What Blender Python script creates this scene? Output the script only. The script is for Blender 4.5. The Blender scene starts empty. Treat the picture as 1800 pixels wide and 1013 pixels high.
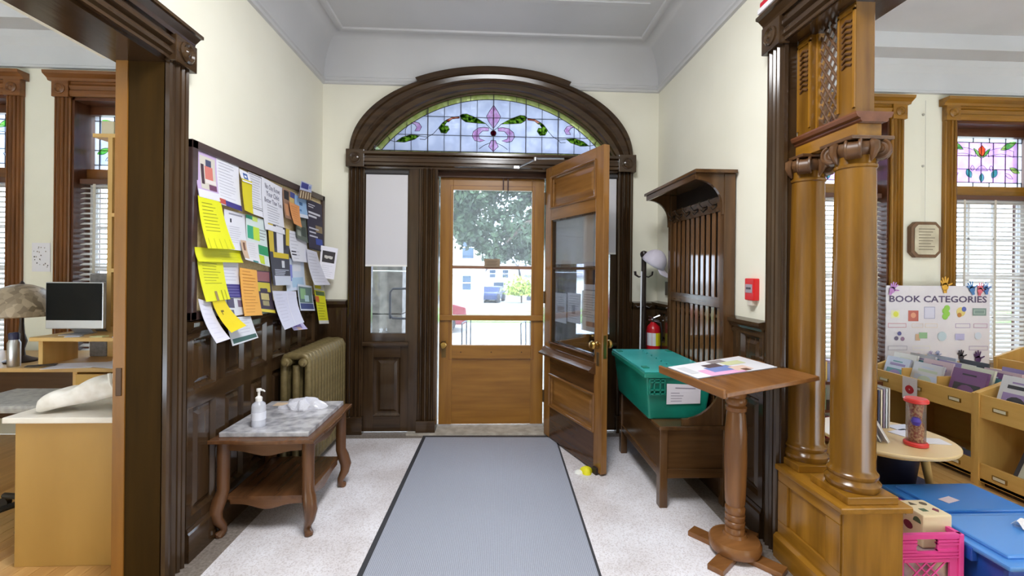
import bpy, bmesh, math, random
from mathutils import Vector, Matrix
random.seed(7)
S = bpy.context.scene
COL = S.collection
PI = math.pi
# ------------------------------------------------------------------ camera
cd = bpy.data.cameras.new('camera'); cam = bpy.data.objects.new('camera', cd); COL.objects.link(cam)
cd.sensor_width = 36; cd.lens = 36*780/1800; cd.shift_y = -31.5/1800; cd.clip_start = .05; cd.clip_end = 300
cam.matrix_world = Matrix.Translation((0, 0, 1.5)) @ Matrix.Rotation(-.045, 4, 'Z') @ Matrix.Rotation(PI/2, 4, 'X') @ Matrix.Rotation(.01, 4, 'Z')
S.camera = cam
# ------------------------------------------------------------------ sky, lamps, exposure
w = bpy.data.worlds.new('sky'); S.world = w; w.use_nodes = True
bg = w.node_tree.nodes['Background']; bg.inputs[0].default_value = (.75, .86, 1, 1); bg.inputs[1].default_value = 9.5
def lamp(name, loc, size, power, col=(1, .93, .82), rot=(0, 0, 0), sy=None):
    l = bpy.data.lights.new(name, 'AREA'); l.shape = 'RECTANGLE'; l.size = size; l.size_y = sy or size; l.energy = power; l.color = col
    o = bpy.data.objects.new(name, l); COL.objects.link(o); o.location = loc; o.rotation_euler = rot; return o
lamp('hall_ceiling_light', (0, 1.1, 3.5), .9, 108, (.96, .98, 1), sy=1.4)
pl_ = bpy.data.lights.new('hall_pendant_light', 'POINT'); pl_.energy = 30; pl_.shadow_soft_size = .22; pl_.color = (.96, .98, 1)
po_ = bpy.data.objects.new('hall_pendant_light', pl_); COL.objects.link(po_); po_.location = (0, 1.3, 3.28)
lamp('left_room_ceiling_light', (-3.4, 1.6, 3.55), 1.2, 3, (1, .97, .9))
lamp('right_room_ceiling_light', (3.7, 1.3, 3.6), 1.4, 22, (1, .97, .92))
S.view_settings.view_transform = 'Standard'; S.view_settings.look = 'None'; S.view_settings.exposure = 0.0; S.view_settings.gamma = 1
S.view_settings.use_curve_mapping = False
S.cycles.max_bounces = 10; S.cycles.diffuse_bounces = 5; S.cycles.glossy_bounces = 4; S.cycles.transparent_max_bounces = 24; S.cycles.transmission_bounces = 6
S.cycles.caustics_reflective = False; S.cycles.caustics_refractive = False; S.cycles.sample_clamp_indirect = 6; S.cycles.use_denoising = True
# ------------------------------------------------------------------ helpers
def lin(c): return tuple(((v/255)/12.92 if v <= 10 else ((v/255+.055)/1.055)**2.4) for v in c[:3]) + (1,)
MATS = {}
def base(name):
    m = bpy.data.materials.new(name); m.use_nodes = True
    return m, m.node_tree, m.node_tree.nodes['Principled BSDF']
def flat(c, rough=.6, metal=0, name=None, emit=0, spec=.5):
    k = ('f', tuple(c), rough, metal, emit, spec)
    if k not in MATS:
        m, nt, b = base(name or 'mat_%d_%d_%d' % tuple(c[:3])); b.inputs['Base Color'].default_value = lin(c); b.inputs['Roughness'].default_value = rough
        b.inputs['Metallic'].default_value = metal; b.inputs['Specular IOR Level'].default_value = spec
        if emit: b.inputs['Emission Color'].default_value = lin(c); b.inputs['Emission Strength'].default_value = emit
        MATS[k] = m
    return MATS[k]
def nz(c1, c2, scale=6, rough=.6, bump=0, sc=(1, 1, 1), name=None, detail=4, lo=.35, hi=.65, metal=0, spec=.5, dist=.01):
    k = ('n', tuple(c1), tuple(c2), scale, rough, bump, sc, lo, hi, metal)
    if k in MATS: return MATS[k]
    m, nt, b = base(name or 'mottled'); n = nt.nodes; L = nt.links
    tc = n.new('ShaderNodeTexCoord'); mp = n.new('ShaderNodeMapping'); mp.inputs['Scale'].default_value = sc
    no = n.new('ShaderNodeTexNoise'); no.inputs['Scale'].default_value = scale; no.inputs['Detail'].default_value = detail
    r = n.new('ShaderNodeValToRGB'); r.color_ramp.elements[0].color = lin(c1); r.color_ramp.elements[1].color = lin(c2)
    r.color_ramp.elements[0].position = lo; r.color_ramp.elements[1].position = hi
    L.new(tc.outputs['Object'], mp.inputs[0]); L.new(mp.outputs[0], no.inputs[0]); L.new(no.outputs[0], r.inputs[0]); L.new(r.outputs[0], b.inputs['Base Color'])
    b.inputs['Roughness'].default_value = rough; b.inputs['Metallic'].default_value = metal; b.inputs['Specular IOR Level'].default_value = spec
    if bump:
        bp = n.new('ShaderNodeBump'); bp.inputs['Strength'].default_value = bump; bp.inputs['Distance'].default_value = dist
        L.new(no.outputs[0], bp.inputs['Height']); L.new(bp.outputs[0], b.inputs['Normal'])
    MATS[k] = m; return m
def wood(c1, c2, ax='z', rough=.35, scale=9, name='wood'):
    s = {'x': (.09, 1, 1), 'y': (1, .09, 1), 'z': (1, 1, .09)}[ax]
    return nz(c1, c2, scale*2.2, rough, .06, s, name, 6, .25, .75)
DK = {a: wood((44, 31, 20), (74, 54, 34), a, .14, name='dark_oak') for a in 'xyz'}
GO = {a: wood((116, 78, 20), (164, 115, 38), a, .2, name='golden_oak') for a in 'xyz'}
GC = {a: wood((94, 61, 16), (136, 94, 30), a, .2, name='golden_oak_shaded') for a in 'xyz'}  # golden oak darkened for columns and piers, their shade put into the colour
MD = {a: wood((128, 84, 26), (162, 112, 44), a, .3, name='door_oak') for a in 'xyz'}
OD = {a: wood((104, 68, 32), (146, 102, 52), a, .17, name='open_door_oak') for a in 'xyz'}
BN = {a: wood((62, 41, 23), (100, 70, 41), a, .16, name='bench_oak') for a in 'xyz'}
WN = {a: wood((96, 58, 28), (136, 86, 44), a, .25, name='window_oak') for a in 'xyz'}
BL = {a: wood((206, 164, 96), (226, 186, 118), a, .4, name='blond_wood') for a in 'xyz'}
LEC = {a: wood((104, 66, 34), (146, 98, 54), a, .25, name='lectern_wood') for a in 'xyz'}
TBL = {a: wood((76, 48, 28), (112, 74, 45), a, .25, name='table_wood') for a in 'xyz'}
CREAM = nz((231, 228, 212), (237, 234, 219), 1.5, .8, name='cream_plaster', spec=.2)
CEIL = nz((202, 202, 204), (210, 210, 212), 1.2, .85, name='ceiling_plaster', spec=.2)
WHITE = flat((238, 236, 234), .6); PAPER = flat((236, 234, 238), .7, name='paper'); BRASS = flat((176, 142, 78), .3, 1, 'brass'); STEEL = flat((190, 190, 194), .3, 1, 'steel')
BLACK = flat((18, 18, 20), .45, name='black_plastic'); LEAD = flat((46, 44, 50), .5, .6, 'lead')
def glass(tint=(255, 255, 255), refl=.06, name='clear_glass', trans=1.0, haze=0.0):
    k = ('g', tint, refl, trans, haze)
    if k in MATS: return MATS[k]
    m = bpy.data.materials.new(name); m.use_nodes = True; nt = m.node_tree; n = nt.nodes; L = nt.links; n.clear()
    o = n.new('ShaderNodeOutputMaterial'); t = n.new('ShaderNodeBsdfTransparent'); t.inputs[0].default_value = lin(tint)
    g = n.new('ShaderNodeBsdfGlossy'); g.inputs['Roughness'].default_value = .03
    last = t
    if haze:
        d = n.new('ShaderNodeBsdfTranslucent'); d.inputs[0].default_value = lin(tint); mx = n.new('ShaderNodeMixShader'); mx.inputs[0].default_value = haze
        L.new(t.outputs[0], mx.inputs[1]); L.new(d.outputs[0], mx.inputs[2]); last = mx
    fr = n.new('ShaderNodeFresnel'); fr.inputs[0].default_value = 1.45; ma = n.new('ShaderNodeMath'); ma.operation = 'MULTIPLY'; ma.inputs[1].default_value = refl/.06
    mm = n.new('ShaderNodeMath'); mm.operation = 'MINIMUM'; mm.inputs[1].default_value = .6
    m2 = n.new('ShaderNodeMixShader'); L.new(fr.outputs[0], ma.inputs[0]); L.new(ma.outputs[0], mm.inputs[0]); L.new(mm.outputs[0], m2.inputs[0]); L.new(last.outputs[0], m2.inputs[1]); L.new(g.outputs[0], m2.inputs[2])
    L.new(m2.outputs[0], o.inputs[0]); MATS[k] = m; return m
def stained(c1, c2, name='stained_glass', scale=14, haze=.5):
    k = ('s', c1, c2, scale, haze)
    if k in MATS: return MATS[k]
    m = bpy.data.materials.new(name); m.use_nodes = True; nt = m.node_tree; n = nt.nodes; L = nt.links; n.clear()
    o = n.new('ShaderNodeOutputMaterial'); tc = n.new('ShaderNodeTexCoord'); no = n.new('ShaderNodeTexNoise'); no.inputs['Scale'].default_value = scale
    r = n.new('ShaderNodeValToRGB'); r.color_ramp.elements[0].color = lin(c1); r.color_ramp.elements[1].color = lin(c2); r.color_ramp.elements[0].position = .38; r.color_ramp.elements[1].position = .62
    t = n.new('ShaderNodeBsdfTransparent'); d = n.new('ShaderNodeBsdfTranslucent'); mx = n.new('ShaderNodeMixShader'); mx.inputs[0].default_value = haze
    L.new(tc.outputs['Object'], no.inputs[0]); L.new(no.outputs[0], r.inputs[0]); L.new(r.outputs[0], t.inputs[0]); L.new(r.outputs[0], d.inputs[0])
    L.new(t.outputs[0], mx.inputs[1]); L.new(d.outputs[0], mx.inputs[2]); L.new(mx.outputs[0], o.inputs[0]); MATS[k] = m; return m
def cloth_shade(c=(232, 230, 228), amt=.35):
    m, nt, b = base('roller_shade_fabric'); b.inputs['Base Color'].default_value = lin(c); b.inputs['Roughness'].default_value = .9
    n = nt.nodes; t = n.new('ShaderNodeBsdfTranslucent'); t.inputs[0].default_value = lin(c); mx = n.new('ShaderNodeMixShader'); mx.inputs[0].default_value = amt
    nt.links.new(b.outputs[0], mx.inputs[1]); nt.links.new(t.outputs[0], mx.inputs[2]); nt.links.new(mx.outputs[0], n['Material Output'].inputs[0]); return m
SHADE = cloth_shade((214, 212, 217), .10); SLAT = cloth_shade((236, 232, 226), .15)

def film(c, a=.7):
    m, nt, b = base('thin_plastic_film'); b.inputs['Base Color'].default_value = lin(c); b.inputs['Roughness'].default_value = .2; b.inputs['Alpha'].default_value = a; return m

class MB:
    def __init__(s): s.v = []; s.f = []; s.m = []
    def add(s, vs, fs, mi=0):
        o = len(s.v); s.v += [tuple(p) for p in vs]; s.f += [tuple(i+o for i in f) for f in fs]; s.m += [mi]*len(fs); return s
    def box(s, x0, x1, y0, y1, z0, z1, mi=0):
        return s.add([(x0, y0, z0), (x1, y0, z0), (x1, y1, z0), (x0, y1, z0), (x0, y0, z1), (x1, y0, z1), (x1, y1, z1), (x0, y1, z1)],
                     [(3, 2, 1, 0), (4, 5, 6, 7), (0, 1, 5, 4), (1, 2, 6, 5), (2, 3, 7, 6), (3, 0, 4, 7)], mi)
    def poly(s, pts, mi=0): return s.add(pts, [tuple(range(len(pts)))], mi)
    def prism(s, pts, ax, a, b, mi=0):
        # pts: 2D polygon in the two other axes (cyclic order x,y,z), extruded along ax
        n = len(pts)
        def P(p, t): return {'x': (t, p[0], p[1]), 'y': (p[0], t, p[1]), 'z': (p[0], p[1], t)}[ax]
        vs = [P(p, a) for p in pts]+[P(p, b) for p in pts]
        return s.add(vs, [tuple(range(n))[::-1], tuple(range(n, 2*n))]+[(i, (i+1) % n, n+(i+1) % n, n+i) for i in range(n)], mi)
    def lathe(s, prof, c=(0, 0, 0), seg=24, ax='z', mi=0, cap=True):
        vs = []
        for r, z in prof:
            for k in range(seg):
                a = 2*PI*k/seg; p = (r*math.cos(a), r*math.sin(a), z)
                if ax == 'y': p = (p[0], p[2], p[1])
                elif ax == 'x': p = (p[2], p[0], p[1])
                vs.append((c[0]+p[0], c[1]+p[1], c[2]+p[2]))
        fs = [(i*seg+k, i*seg+(k+1) % seg, (i+1)*seg+(k+1) % seg, (i+1)*seg+k) for i in range(len(prof)-1) for k in range(seg)]
        if cap: fs += [tuple(range(seg))[::-1], tuple(range((len(prof)-1)*seg, len(prof)*seg))]
        return s.add(vs, fs, mi)
    def tube(s, pts, r, seg=8, mi=0, cap=True):
        P = [Vector(p) for p in pts]; n = len(P); vs = []
        rr = r if isinstance(r, (list, tuple)) else [r]*n
        a = None
        for i in range(n):
            t = (P[min(i+1, n-1)]-P[max(i-1, 0)]).normalized()
            if a is None:
                a = t.cross(Vector((0, 0, 1)))
                if a.length < .2: a = t.cross(Vector((1, 0, 0)))
            a = a-t*a.dot(t)
            a.normalize(); b = t.cross(a)
            for k in range(seg):
                q = 2*PI*k/seg; vs.append(P[i]+a*math.cos(q)*rr[i]+b*math.sin(q)*rr[i])
        fs = [(i*seg+k, i*seg+(k+1) % seg, (i+1)*seg+(k+1) % seg, (i+1)*seg+k) for i in range(n-1) for k in range(seg)]
        if cap: fs += [tuple(range(seg))[::-1], tuple(range((n-1)*seg, n*seg))]
        return s.add(vs, fs, mi)
    def grid(s, fn, nu, nv, mi=0):
        vs = [fn(i/nu, j/nv) for j in range(nv+1) for i in range(nu+1)]
        return s.add(vs, [(j*(nu+1)+i, j*(nu+1)+i+1, (j+1)*(nu+1)+i+1, (j+1)*(nu+1)+i) for j in range(nv) for i in range(nu)], mi)
    def frame(s, x0, x1, z0, z1, wd, y0, y1, mi=0):      # rectangular frame in the XZ plane
        s.box(x0, x0+wd, y0, y1, z0, z1, mi); s.box(x1-wd, x1, y0, y1, z0, z1, mi); s.box(x0+wd, x1-wd, y0, y1, z0, z0+wd, mi); return s.box(x0+wd, x1-wd, y0, y1, z1-wd, z1, mi)
    def build(s, name, mat, parent=None, off=None, smooth=False, bevel=0, world=True, solid=0, subd=0):
        me = bpy.data.meshes.new(name); pos = Vector((0, 0, 0))
        vs = s.v
        if parent is not None and world:
            inv = (parent.matrix_world if parent.parent is None else parent.parent.matrix_world @ parent.matrix_world).inverted() if False else wm(parent).inverted()
            vs = [inv @ Vector(p) for p in vs]
        elif off is not None:
            pos = Vector(off); vs = [Vector(p)-pos for p in vs]
        me.from_pydata([tuple(p) for p in vs], [], s.f)
        for m in (mat if isinstance(mat, (list, tuple)) else [mat]): me.materials.append(m)
        me.polygons.foreach_set('material_index', s.m)
        bm = bmesh.new(); bm.from_mesh(me)
        if bevel:
            bmesh.ops.remove_doubles(bm, verts=bm.verts, dist=1e-6)
            es = [e for e in bm.edges if len(e.link_faces) == 2 and e.calc_face_angle(0) > .6]
            bmesh.ops.bevel(bm, geom=es, offset=bevel, segments=2, profile=.6, affect='EDGES', clamp_overlap=True)
        if not solid: bmesh.ops.recalc_face_normals(bm, faces=bm.faces)
        bm.to_mesh(me); bm.free()
        if smooth:
            me.polygons.foreach_set('use_smooth', [True]*len(me.polygons))
            try: me.set_sharp_from_angle(angle=.7)
            except Exception: pass
        o = bpy.data.objects.new(name, me); COL.objects.link(o); o.location = pos
        if parent is not None: o.parent = parent
        if solid: md = o.modifiers.new('thickness', 'SOLIDIFY'); md.thickness = solid; md.offset = 0
        if subd: md = o.modifiers.new('smooth', 'SUBSURF'); md.levels = subd; md.render_levels = subd
        return o
def wm(o):
    m = Matrix.LocRotScale(o.location, o.rotation_euler, o.scale)
    return wm(o.parent) @ m if o.parent else m
def tag(o, label, cat=None, group=None, kind=None):
    o['label'] = label
    if cat: o['category'] = cat
    if group: o['group'] = group
    if kind: o['kind'] = kind
    return o
def thing(name, label, cat, loc=(0, 0, 0), rz=0, group=None, rx=0, ry=0):
    o = bpy.data.objects.new(name, None); COL.objects.link(o); o.location = loc; o.rotation_euler = (rx, ry, rz); o.empty_display_size = .1
    return tag(o, label, cat, group)
def struct(name, label, cat, loc=(0, 0, 0)):
    o = bpy.data.objects.new(name, None); COL.objects.link(o); o.location = loc; o.empty_display_size = .1
    return tag(o, label, cat, kind='structure')
def cp(o, parent=None, loc=None):
    c = o.copy(); COL.objects.link(c); c.parent = parent
    if loc is not None: c.location = loc
    return c
def cptree(o, loc=None, label=None):
    c = cp(o, None, loc)
    if label: c['label'] = label
    for ch in o.children:
        d = cp(ch, c)
        for g in ch.children: cp(g, d)
    return c
_tc = {}
def text2d(s, bold=0):
    # lettering as flat polygons, normalised to a unit-height box: returns verts, faces, width
    if s not in _tc:
        cu = bpy.data.curves.new('t', 'FONT'); cu.body = s; cu.size = 1; cu.resolution_u = 2; cu.offset = bold
        o = bpy.data.objects.new('t', cu); COL.objects.link(o); bpy.context.view_layer.update()
        me = bpy.data.meshes.new_from_object(o.evaluated_get(bpy.context.evaluated_depsgraph_get()))
        v = [(p.co.x, p.co.y) for p in me.vertices]; f = [tuple(p.vertices) for p in me.polygons]
        bpy.data.objects.remove(o); bpy.data.curves.remove(cu); bpy.data.meshes.remove(me)
        x0 = min(p[0] for p in v); x1 = max(p[0] for p in v); y0 = min(p[1] for p in v); y1 = max(p[1] for p in v)
        _tc[s] = ([((p[0]-x0)/(x1-x0), (p[1]-y0)/(y1-y0)) for p in v], f, (x1-x0)/(y1-y0))
    return _tc[s]
def bil(q, u, v):
    # q: corners TL, TR, BR, BL
    a = [q[0][i]*(1-u)+q[1][i]*u for i in range(3)]; b = [q[3][i]*(1-u)+q[2][i]*u for i in range(3)]
    return Vector([b[i]*(1-v)+a[i]*v for i in range(3)])
def sheet(name, label, cat, q, nrm, color, prints=(), texts=(), curl=0, wave=0, group=None, rough=.65, top=True, parent=None, thick=.0012, ph=0):
    """a sheet of paper: q = 4 corners (TL,TR,BR,BL); prints = (u0,v0,u1,v1,colour); texts = (u0,v0,u1,v1,string,colour)"""
    N = Vector(nrm).normalized(); q = [Vector(p) for p in q]
    def S_(u, v, e=0): return bil(q, u, v)+N*(e+curl*(1-v)**2+wave*math.sin(u*PI*2+ph)*(1-v))
    cols = []
    def mi(c):
        if c not in cols: cols.append(c)
        return cols.index(c)
    off = (q[2]+q[3])/2
    mb = MB(); mb.grid(lambda u, v: S_(u, v, thick), 6, 8); mb.grid(lambda u, v: S_(u, v, 0), 6, 8)
    if parent is None:
        o = mb.build(name, flat(color, rough), None, off, smooth=False); tag(o, label, cat, group)
    else:
        o = mb.build(name, flat(color, rough), parent); o['label'] = label
    if prints or texts:
        pb = MB()
        for k, p in enumerate(prints):
            u0, v0, u1, v1, c = p[:5]; e = thick+.0006+.00012*k
            nv = max(1, int((v1-v0)*8)); nu = max(1, int((u1-u0)*4))
            pb.grid(lambda a, b: S_(u0+(u1-u0)*a, v0+(v1-v0)*b, e), nu, nv, mi(c))
        for (u0, v0, u1, v1, s, c) in texts:
            vs, fs, _ = text2d(s)
            pb.add([S_(u0+(u1-u0)*a, v0+(v1-v0)*b, thick+.0028) for a, b in vs], fs, mi(c))
        inv = Matrix.Translation(-off) if parent is None else None
        if parent is None: pb.v = [tuple(Vector(p)) for p in pb.v]
        pr = pb.build('print', [flat(c, rough) for c in cols], o if parent is None else parent)
    return o
def lines(u0, u1, v0, v1, n, c=(120, 120, 130), t=.012):
    r = random.Random(int(u0*99+v0*77+n)); return [(u0, v0+(v1-v0)*k/max(1, n-1)-t/2, u0+(u1-u0)*r.uniform(.6, 1), v0+(v1-v0)*k/max(1, n-1)+t/2, c) for k in range(n)]
# ================================================================== THE SETTING
D = 4.13; XL = -1.56; XR = 1.56
# ---- floors
m, nt, b = base('terrazzo'); n = nt.nodes; L = nt.links
tc = n.new('ShaderNodeTexCoord'); v = n.new('ShaderNodeTexVoronoi'); v.inputs['Scale'].default_value = 150
r = n.new('ShaderNodeValToRGB'); e = r.color_ramp.elements; e[0].color = lin((214, 208, 212)); e[1].color = lin((242, 240, 246)); e[1].position = .8
for p_, c_ in ((.15, (230, 226, 230)), (.3, (238, 235, 240)), (.5, (222, 216, 219)), (.62, (240, 237, 242))):
    q_ = e.new(p_); q_.color = lin(c_)
r.color_ramp.interpolation = 'CONSTANT'
no = n.new('ShaderNodeTexNoise'); no.inputs['Scale'].default_value = 2.2; no.inputs['Detail'].default_value = 5
mx = n.new('ShaderNodeMixRGB'); mx.blend_type = 'MULTIPLY'; r2 = n.new('ShaderNodeValToRGB'); r2.color_ramp.elements[0].color = lin((222, 216, 212)); r2.color_ramp.elements[0].position = .35; r2.color_ramp.elements[1].position = .6
mx.inputs[0].default_value = .8
L.new(tc.outputs['Object'], v.inputs['Vector']); L.new(v.outputs['Color'], r.inputs[0]); L.new(tc.outputs['Object'], no.inputs['Vector']); L.new(no.outputs[0], r2.inputs[0])
L.new(r.outputs[0], mx.inputs[1]); L.new(r2.outputs[0], mx.inputs[2]); L.new(mx.outputs[0], b.inputs['Base Color']); b.inputs['Roughness'].default_value = .24
TERR = m
TERRD = nz((118, 108, 100), (150, 140, 132), 60, .35, name='dark_terrazzo_border')
fl = tag(MB().box(-1.40, 1.40, -3, 3.97, -.1, 0).build('floor', TERR), 'pale speckled terrazzo hall floor', 'floor', kind='structure')
for bx_ in ((-1.56, -1.40, -3, 4.13), (1.40, 1.90, -3, 4.13), (-1.40, 1.40, 3.97, 4.13)):
    MB().box(*bx_, -.1, 0).build('border', TERRD, fl)
st = tag(MB().box(-.76, .76, 4.03, 4.55, -.02, .014).build('trim_10', nz((168, 160, 148), (196, 190, 180), 14, .7, .2), None, (0, 4.3, 0)), 'worn stone threshold under the front doors', 'threshold', kind='structure')
def plank_floor(name, label, x0, x1, y0, y1, px0, px1, py0, py1):
    o = tag(MB().box(x0, x1, y0, y1, -.1, -.012).build(name, wood((150, 108, 58), (190, 142, 84), 'y', .35)), label, 'floor', kind='structure')
    pm = [wood((186, 140, 82), (214, 170, 108), 'y', .3, name='floor_plank'), wood((170, 124, 68), (204, 158, 96), 'y', .3), wood((196, 152, 94), (222, 182, 122), 'y', .3)]
    wdt = .083; proto = [MB().box(0, wdt-.0025, 0, 1.0, -.012, 0).build('plank', q, o) for q in pm]
    first = [True]*3; k = 0; x = px0
    while x < px1:
        y = py0-random.random()
        while y < py1:
            j = random.randrange(3)
            if first[j]: c = proto[j]; first[j] = False
            else: c = cp(proto[j], o)
            c.location = (x, y, 0); y += 1.002; k += 1
        x += wdt
    bigs = MB()
    for (a, b_, c, d) in ((x0, px0, y0, y1), (px1+.08, x1, y0, y1)):
        if b_ > a+.05: bigs.box(a, b_-.003, c, d, -.012, -.001)
    s = bigs.build('planks_beyond', pm[0], o); s['kind'] = 'stuff'
plank_floor('floor_left', 'narrow oak plank floor of the office at left', -6, -1.56, -1, 4.13, -3.3, -1.58, 1.6, 4.0)
plank_floor('floor_right', 'narrow oak plank floor of the reading room at right', 1.90, 7, -1, 4.13, 1.90, 4.3, 1.2, 4.0)
# ---- walls
def wallbox(name, label, boxes, mat=CREAM):
    mb = MB()
    for b_ in boxes: mb.box(*b_)
    return tag(mb.build(name, mat), label, 'wall', kind='structure')
LH, RH = 2.49, 2.75
wallbox('wall_left', 'cream plaster wall with the notice board, beyond the office doorway',
        [(-1.72, XL, 2.20, D, 0, 3.75), (-1.86, XL, -3, .3, 0, 3.75), (-1.86, XL, .3, 2.20, LH, 3.75), (-1.86, -1.785, 2.34, D, 0, 3.75)])
wallbox('wall_right', 'cream plaster wall behind the slatted hall bench', [(XR, 1.82, 2.43, D, 0, 3.75), (XR, 1.82, -3, .1, 0, 3.75), (XR, 1.82, .1, 2.43, RH, 3.75)])
wallbox('wall_rear', 'cream wall behind the viewer', [(-6, 7, -3.1, -3, 0, 3.8)])
wallbox('wall_office', 'far left wall of the office', [(-6.1, -6, -3, 4.4, 0, 3.8)])
wallbox('wall_reading', 'far right wall of the reading room', [(7, 7.1, -3, 4.4, 0, 3.8)])
T_ = 4.40
mb = MB(); mb.box(-1.82, -1.2, D, T_, 0, 2.5); mb.box(1.2, 1.82, D, T_, 0, 2.5)
N_ = 48
for i in range(N_):
    xs = [-1.25*math.cos(PI*(i+k)/N_) for k in (0, 1)]; zs = [2.57+.72*math.sin(PI*(i+k)/N_) for k in (0, 1)]
    mb.add([(xs[0], D, zs[0]), (xs[1], D, zs[1]), (xs[1], D, 3.75), (xs[0], D, 3.75), (xs[0], T_, zs[0]), (xs[1], T_, zs[1]), (xs[1], T_, 3.75), (xs[0], T_, 3.75)],
           [(0, 1, 2, 3), (7, 6, 5, 4), (0, 4, 5, 1), (3, 2, 6, 7)])
for s in (-1, 1): mb.box(min(s*1.25, s*1.82), max(s*1.25, s*1.82), D, T_, 2.5, 3.75)
tag(mb.build('wall_back', CREAM), 'cream wall around the arched front entrance', 'wall', kind='structure')
WINS_L = [(-5.24, -4.29), (-3.75, -2.80)]; WINS_R = [(2.88, 3.83), (4.50, 5.45)]
def facade(name, label, x0, x1, wins, z0=.6, z1=3.0):
    bs = []; x = x0
    for a, b_ in wins:
        bs += [(x, a, D, T_, 0, 3.8), (a, b_, D, T_, 0, z0), (a, b_, D, T_, z1, 3.8)]; x = b_
    bs.append((x, x1, D, T_, 0, 3.8)); return wallbox(name, label, bs)
facade('wall_front_left', 'cream window wall of the office', -6.1, -1.72, WINS_L)
facade('wall_front_right', 'cream window wall of the reading room', 1.82, 7.1, WINS_R)
# ---- ceilings
ce = struct('ceiling', 'pale plaster hall ceiling with deep coved cornice', 'ceiling')
MB().box(-1.56, 1.56, -3, D, 3.575, 3.7).build('ceiling_plate', CEIL, ce)
prof = [(0, 3.215), (.012, 3.25)]+[(.012+.19*(1-math.cos(a)), 3.25+.325*math.sin(a)) for a in [PI/2*k/10 for k in range(1, 11)]]
def ring(prof, x0, x1, y0, y1):
    mb = MB(); n_ = len(prof); vs = []
    for d, z in prof: vs += [(x0+d, y0, z), (x0+d, y1-d, z), (x1-d, y1-d, z), (x1-d, y0, z)]
    fs = []
    for i in range(n_-1):
        for k in range(3): fs.append((i*4+k, i*4+k+1, (i+1)*4+k+1, (i+1)*4+k))
    return mb.add(vs, fs)
ring(prof, XL, XR, -3, D).build('cove', CEIL, ce, smooth=True)
ring([(0, 3.185), (.02, 3.19), (.028, 3.205), (.018, 3.215), (.03, 3.225), (.03, 3.24), (.012, 3.25)], XL, XR, -3, D).build('picture_moulding', CEIL, ce)
ring([(.203, 3.575), (.21, 3.56), (.235, 3.555), (.255, 3.562), (.262, 3.575)], XL, XR, -3, D).build('ceiling_bead', CEIL, ce, smooth=True)
for y_ in (3.42, 2.2):
    for a, b_ in ((-1.2, -.06), (.06, 1.2)):
        MB().box(a, b_, y_-.05, y_, 3.563, 3.576).build('panel_moulding', CEIL, ce, bevel=.004)
for nm, lb, x0, x1 in (('ceiling_left', 'pale office ceiling with boxed beams', -6, -1.86), ('ceiling_right', 'pale reading room ceiling with boxed beams', 1.82, 7)):
    c_ = struct(nm, lb, 'ceiling'); MB().box(x0, x1, -3, D, 3.69, 3.8).build('ceiling_plate', CEIL, c_)
    MB().box(x0, x1, 3.85, D, 3.55, 3.70).build('beam', CEIL, c_)
    MB().box(x0, x1, 1.9, 2.2, 3.55, 3.70).build('beam', CEIL, c_)
    xm = 5.1 if x0 > 0 else -4.9
    MB().box(xm, xm+.3, -3, 3.85, 3.56, 3.70).build('beam', CEIL, c_)
    MB().prism([(D, 3.25), (D, 3.56), (D-.09, 3.56), (D-.07, 3.5), (D-.03, 3.44), (D-.02, 3.28), (D-.035, 3.27), (D-.035, 3.25)], 'x', x0, x1).build('frieze', CEIL, c_)
# ---- moulding profiles
REED = [(0, 0), (0, .55), (.05, .75), (.13, .8), (.16, .6), (.2, .55), (.24, .75), (.3, 1), (.36, .75), (.4, .55), (.46, .55), (.5, .8), (.56, 1), (.62, .8), (.66, .55), (.7, .55), (.74, .8), (.8, 1), (.86, .8), (.9, .5), (1, .45), (1, 0)]
def reeded_y(x0, x1, y, depth, z0, z1):   # casing on a wall facing -Y
    return MB().prism([(x0+(x1-x0)*s, y-depth*d) for s, d in REED], 'z', z0, z1)
def reeded_x(y0, y1, x, depth, z0, z1):   # casing on a wall facing +X (depth>0) or -X (depth<0)
    return MB().prism([(x+depth*d, y0+(y1-y0)*s) for s, d in REED], 'z', z0, z1)
def bullseye(c, r, ax, sg, mb=None):
    mb = mb or MB(); return mb.lathe([(r, 0), (r, sg*.006), (r*.8, sg*.012), (r*.6, sg*.004), (r*.35, sg*.008), (r*.2, sg*.014), (.001, sg*.016)], c, 18, ax)
# ---- entrance joinery
tr = struct('trim_1', 'dark oak arched frame around the front doors', 'door frame', (0, D, 0))
OUT = lambda t: (1.305*math.cos(t), 2.57+.765*math.sin(t))
a0 = math.asin((2.574-1.766)/1.38)
INN = lambda t: (1.38*math.cos(a0+(PI-2*a0)*t/PI), 1.766+1.38*math.sin(a0+(PI-2*a0)*t/PI))
PR = [(0, 4.14), (0, 4.095), (.04, 4.06), (.1, 4.05), (.2, 4.05), (.24, 4.066), (.42, 4.072), (.46, 4.056), (.52, 4.052), (.58, 4.066), (.62, 4.09), (.8, 4.1), (.84, 4.12), (.93, 4.125), (.95, 4.15), (1, 4.155), (1, 4.24)]
mb = MB(); NT = 72; vs = []
for i in range(NT+1):
    t = PI*i/NT; o_, i_ = OUT(t), INN(t)
    for s, y in PR: vs.append((o_[0]+(i_[0]-o_[0])*s, y, o_[1]+(i_[1]-o_[1])*s))
k = len(PR); mb.add(vs, [(i*k+j, i*k+j+1, (i+1)*k+j+1, (i+1)*k+j) for i in range(NT) for j in range(k-1)])
mb.build('arch_casing', DK['x'], tr, smooth=True)
mb = MB(); t0, t1 = math.acos(.70/1.305), PI-math.acos(.70/1.305); vs = []; fs = []
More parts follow.
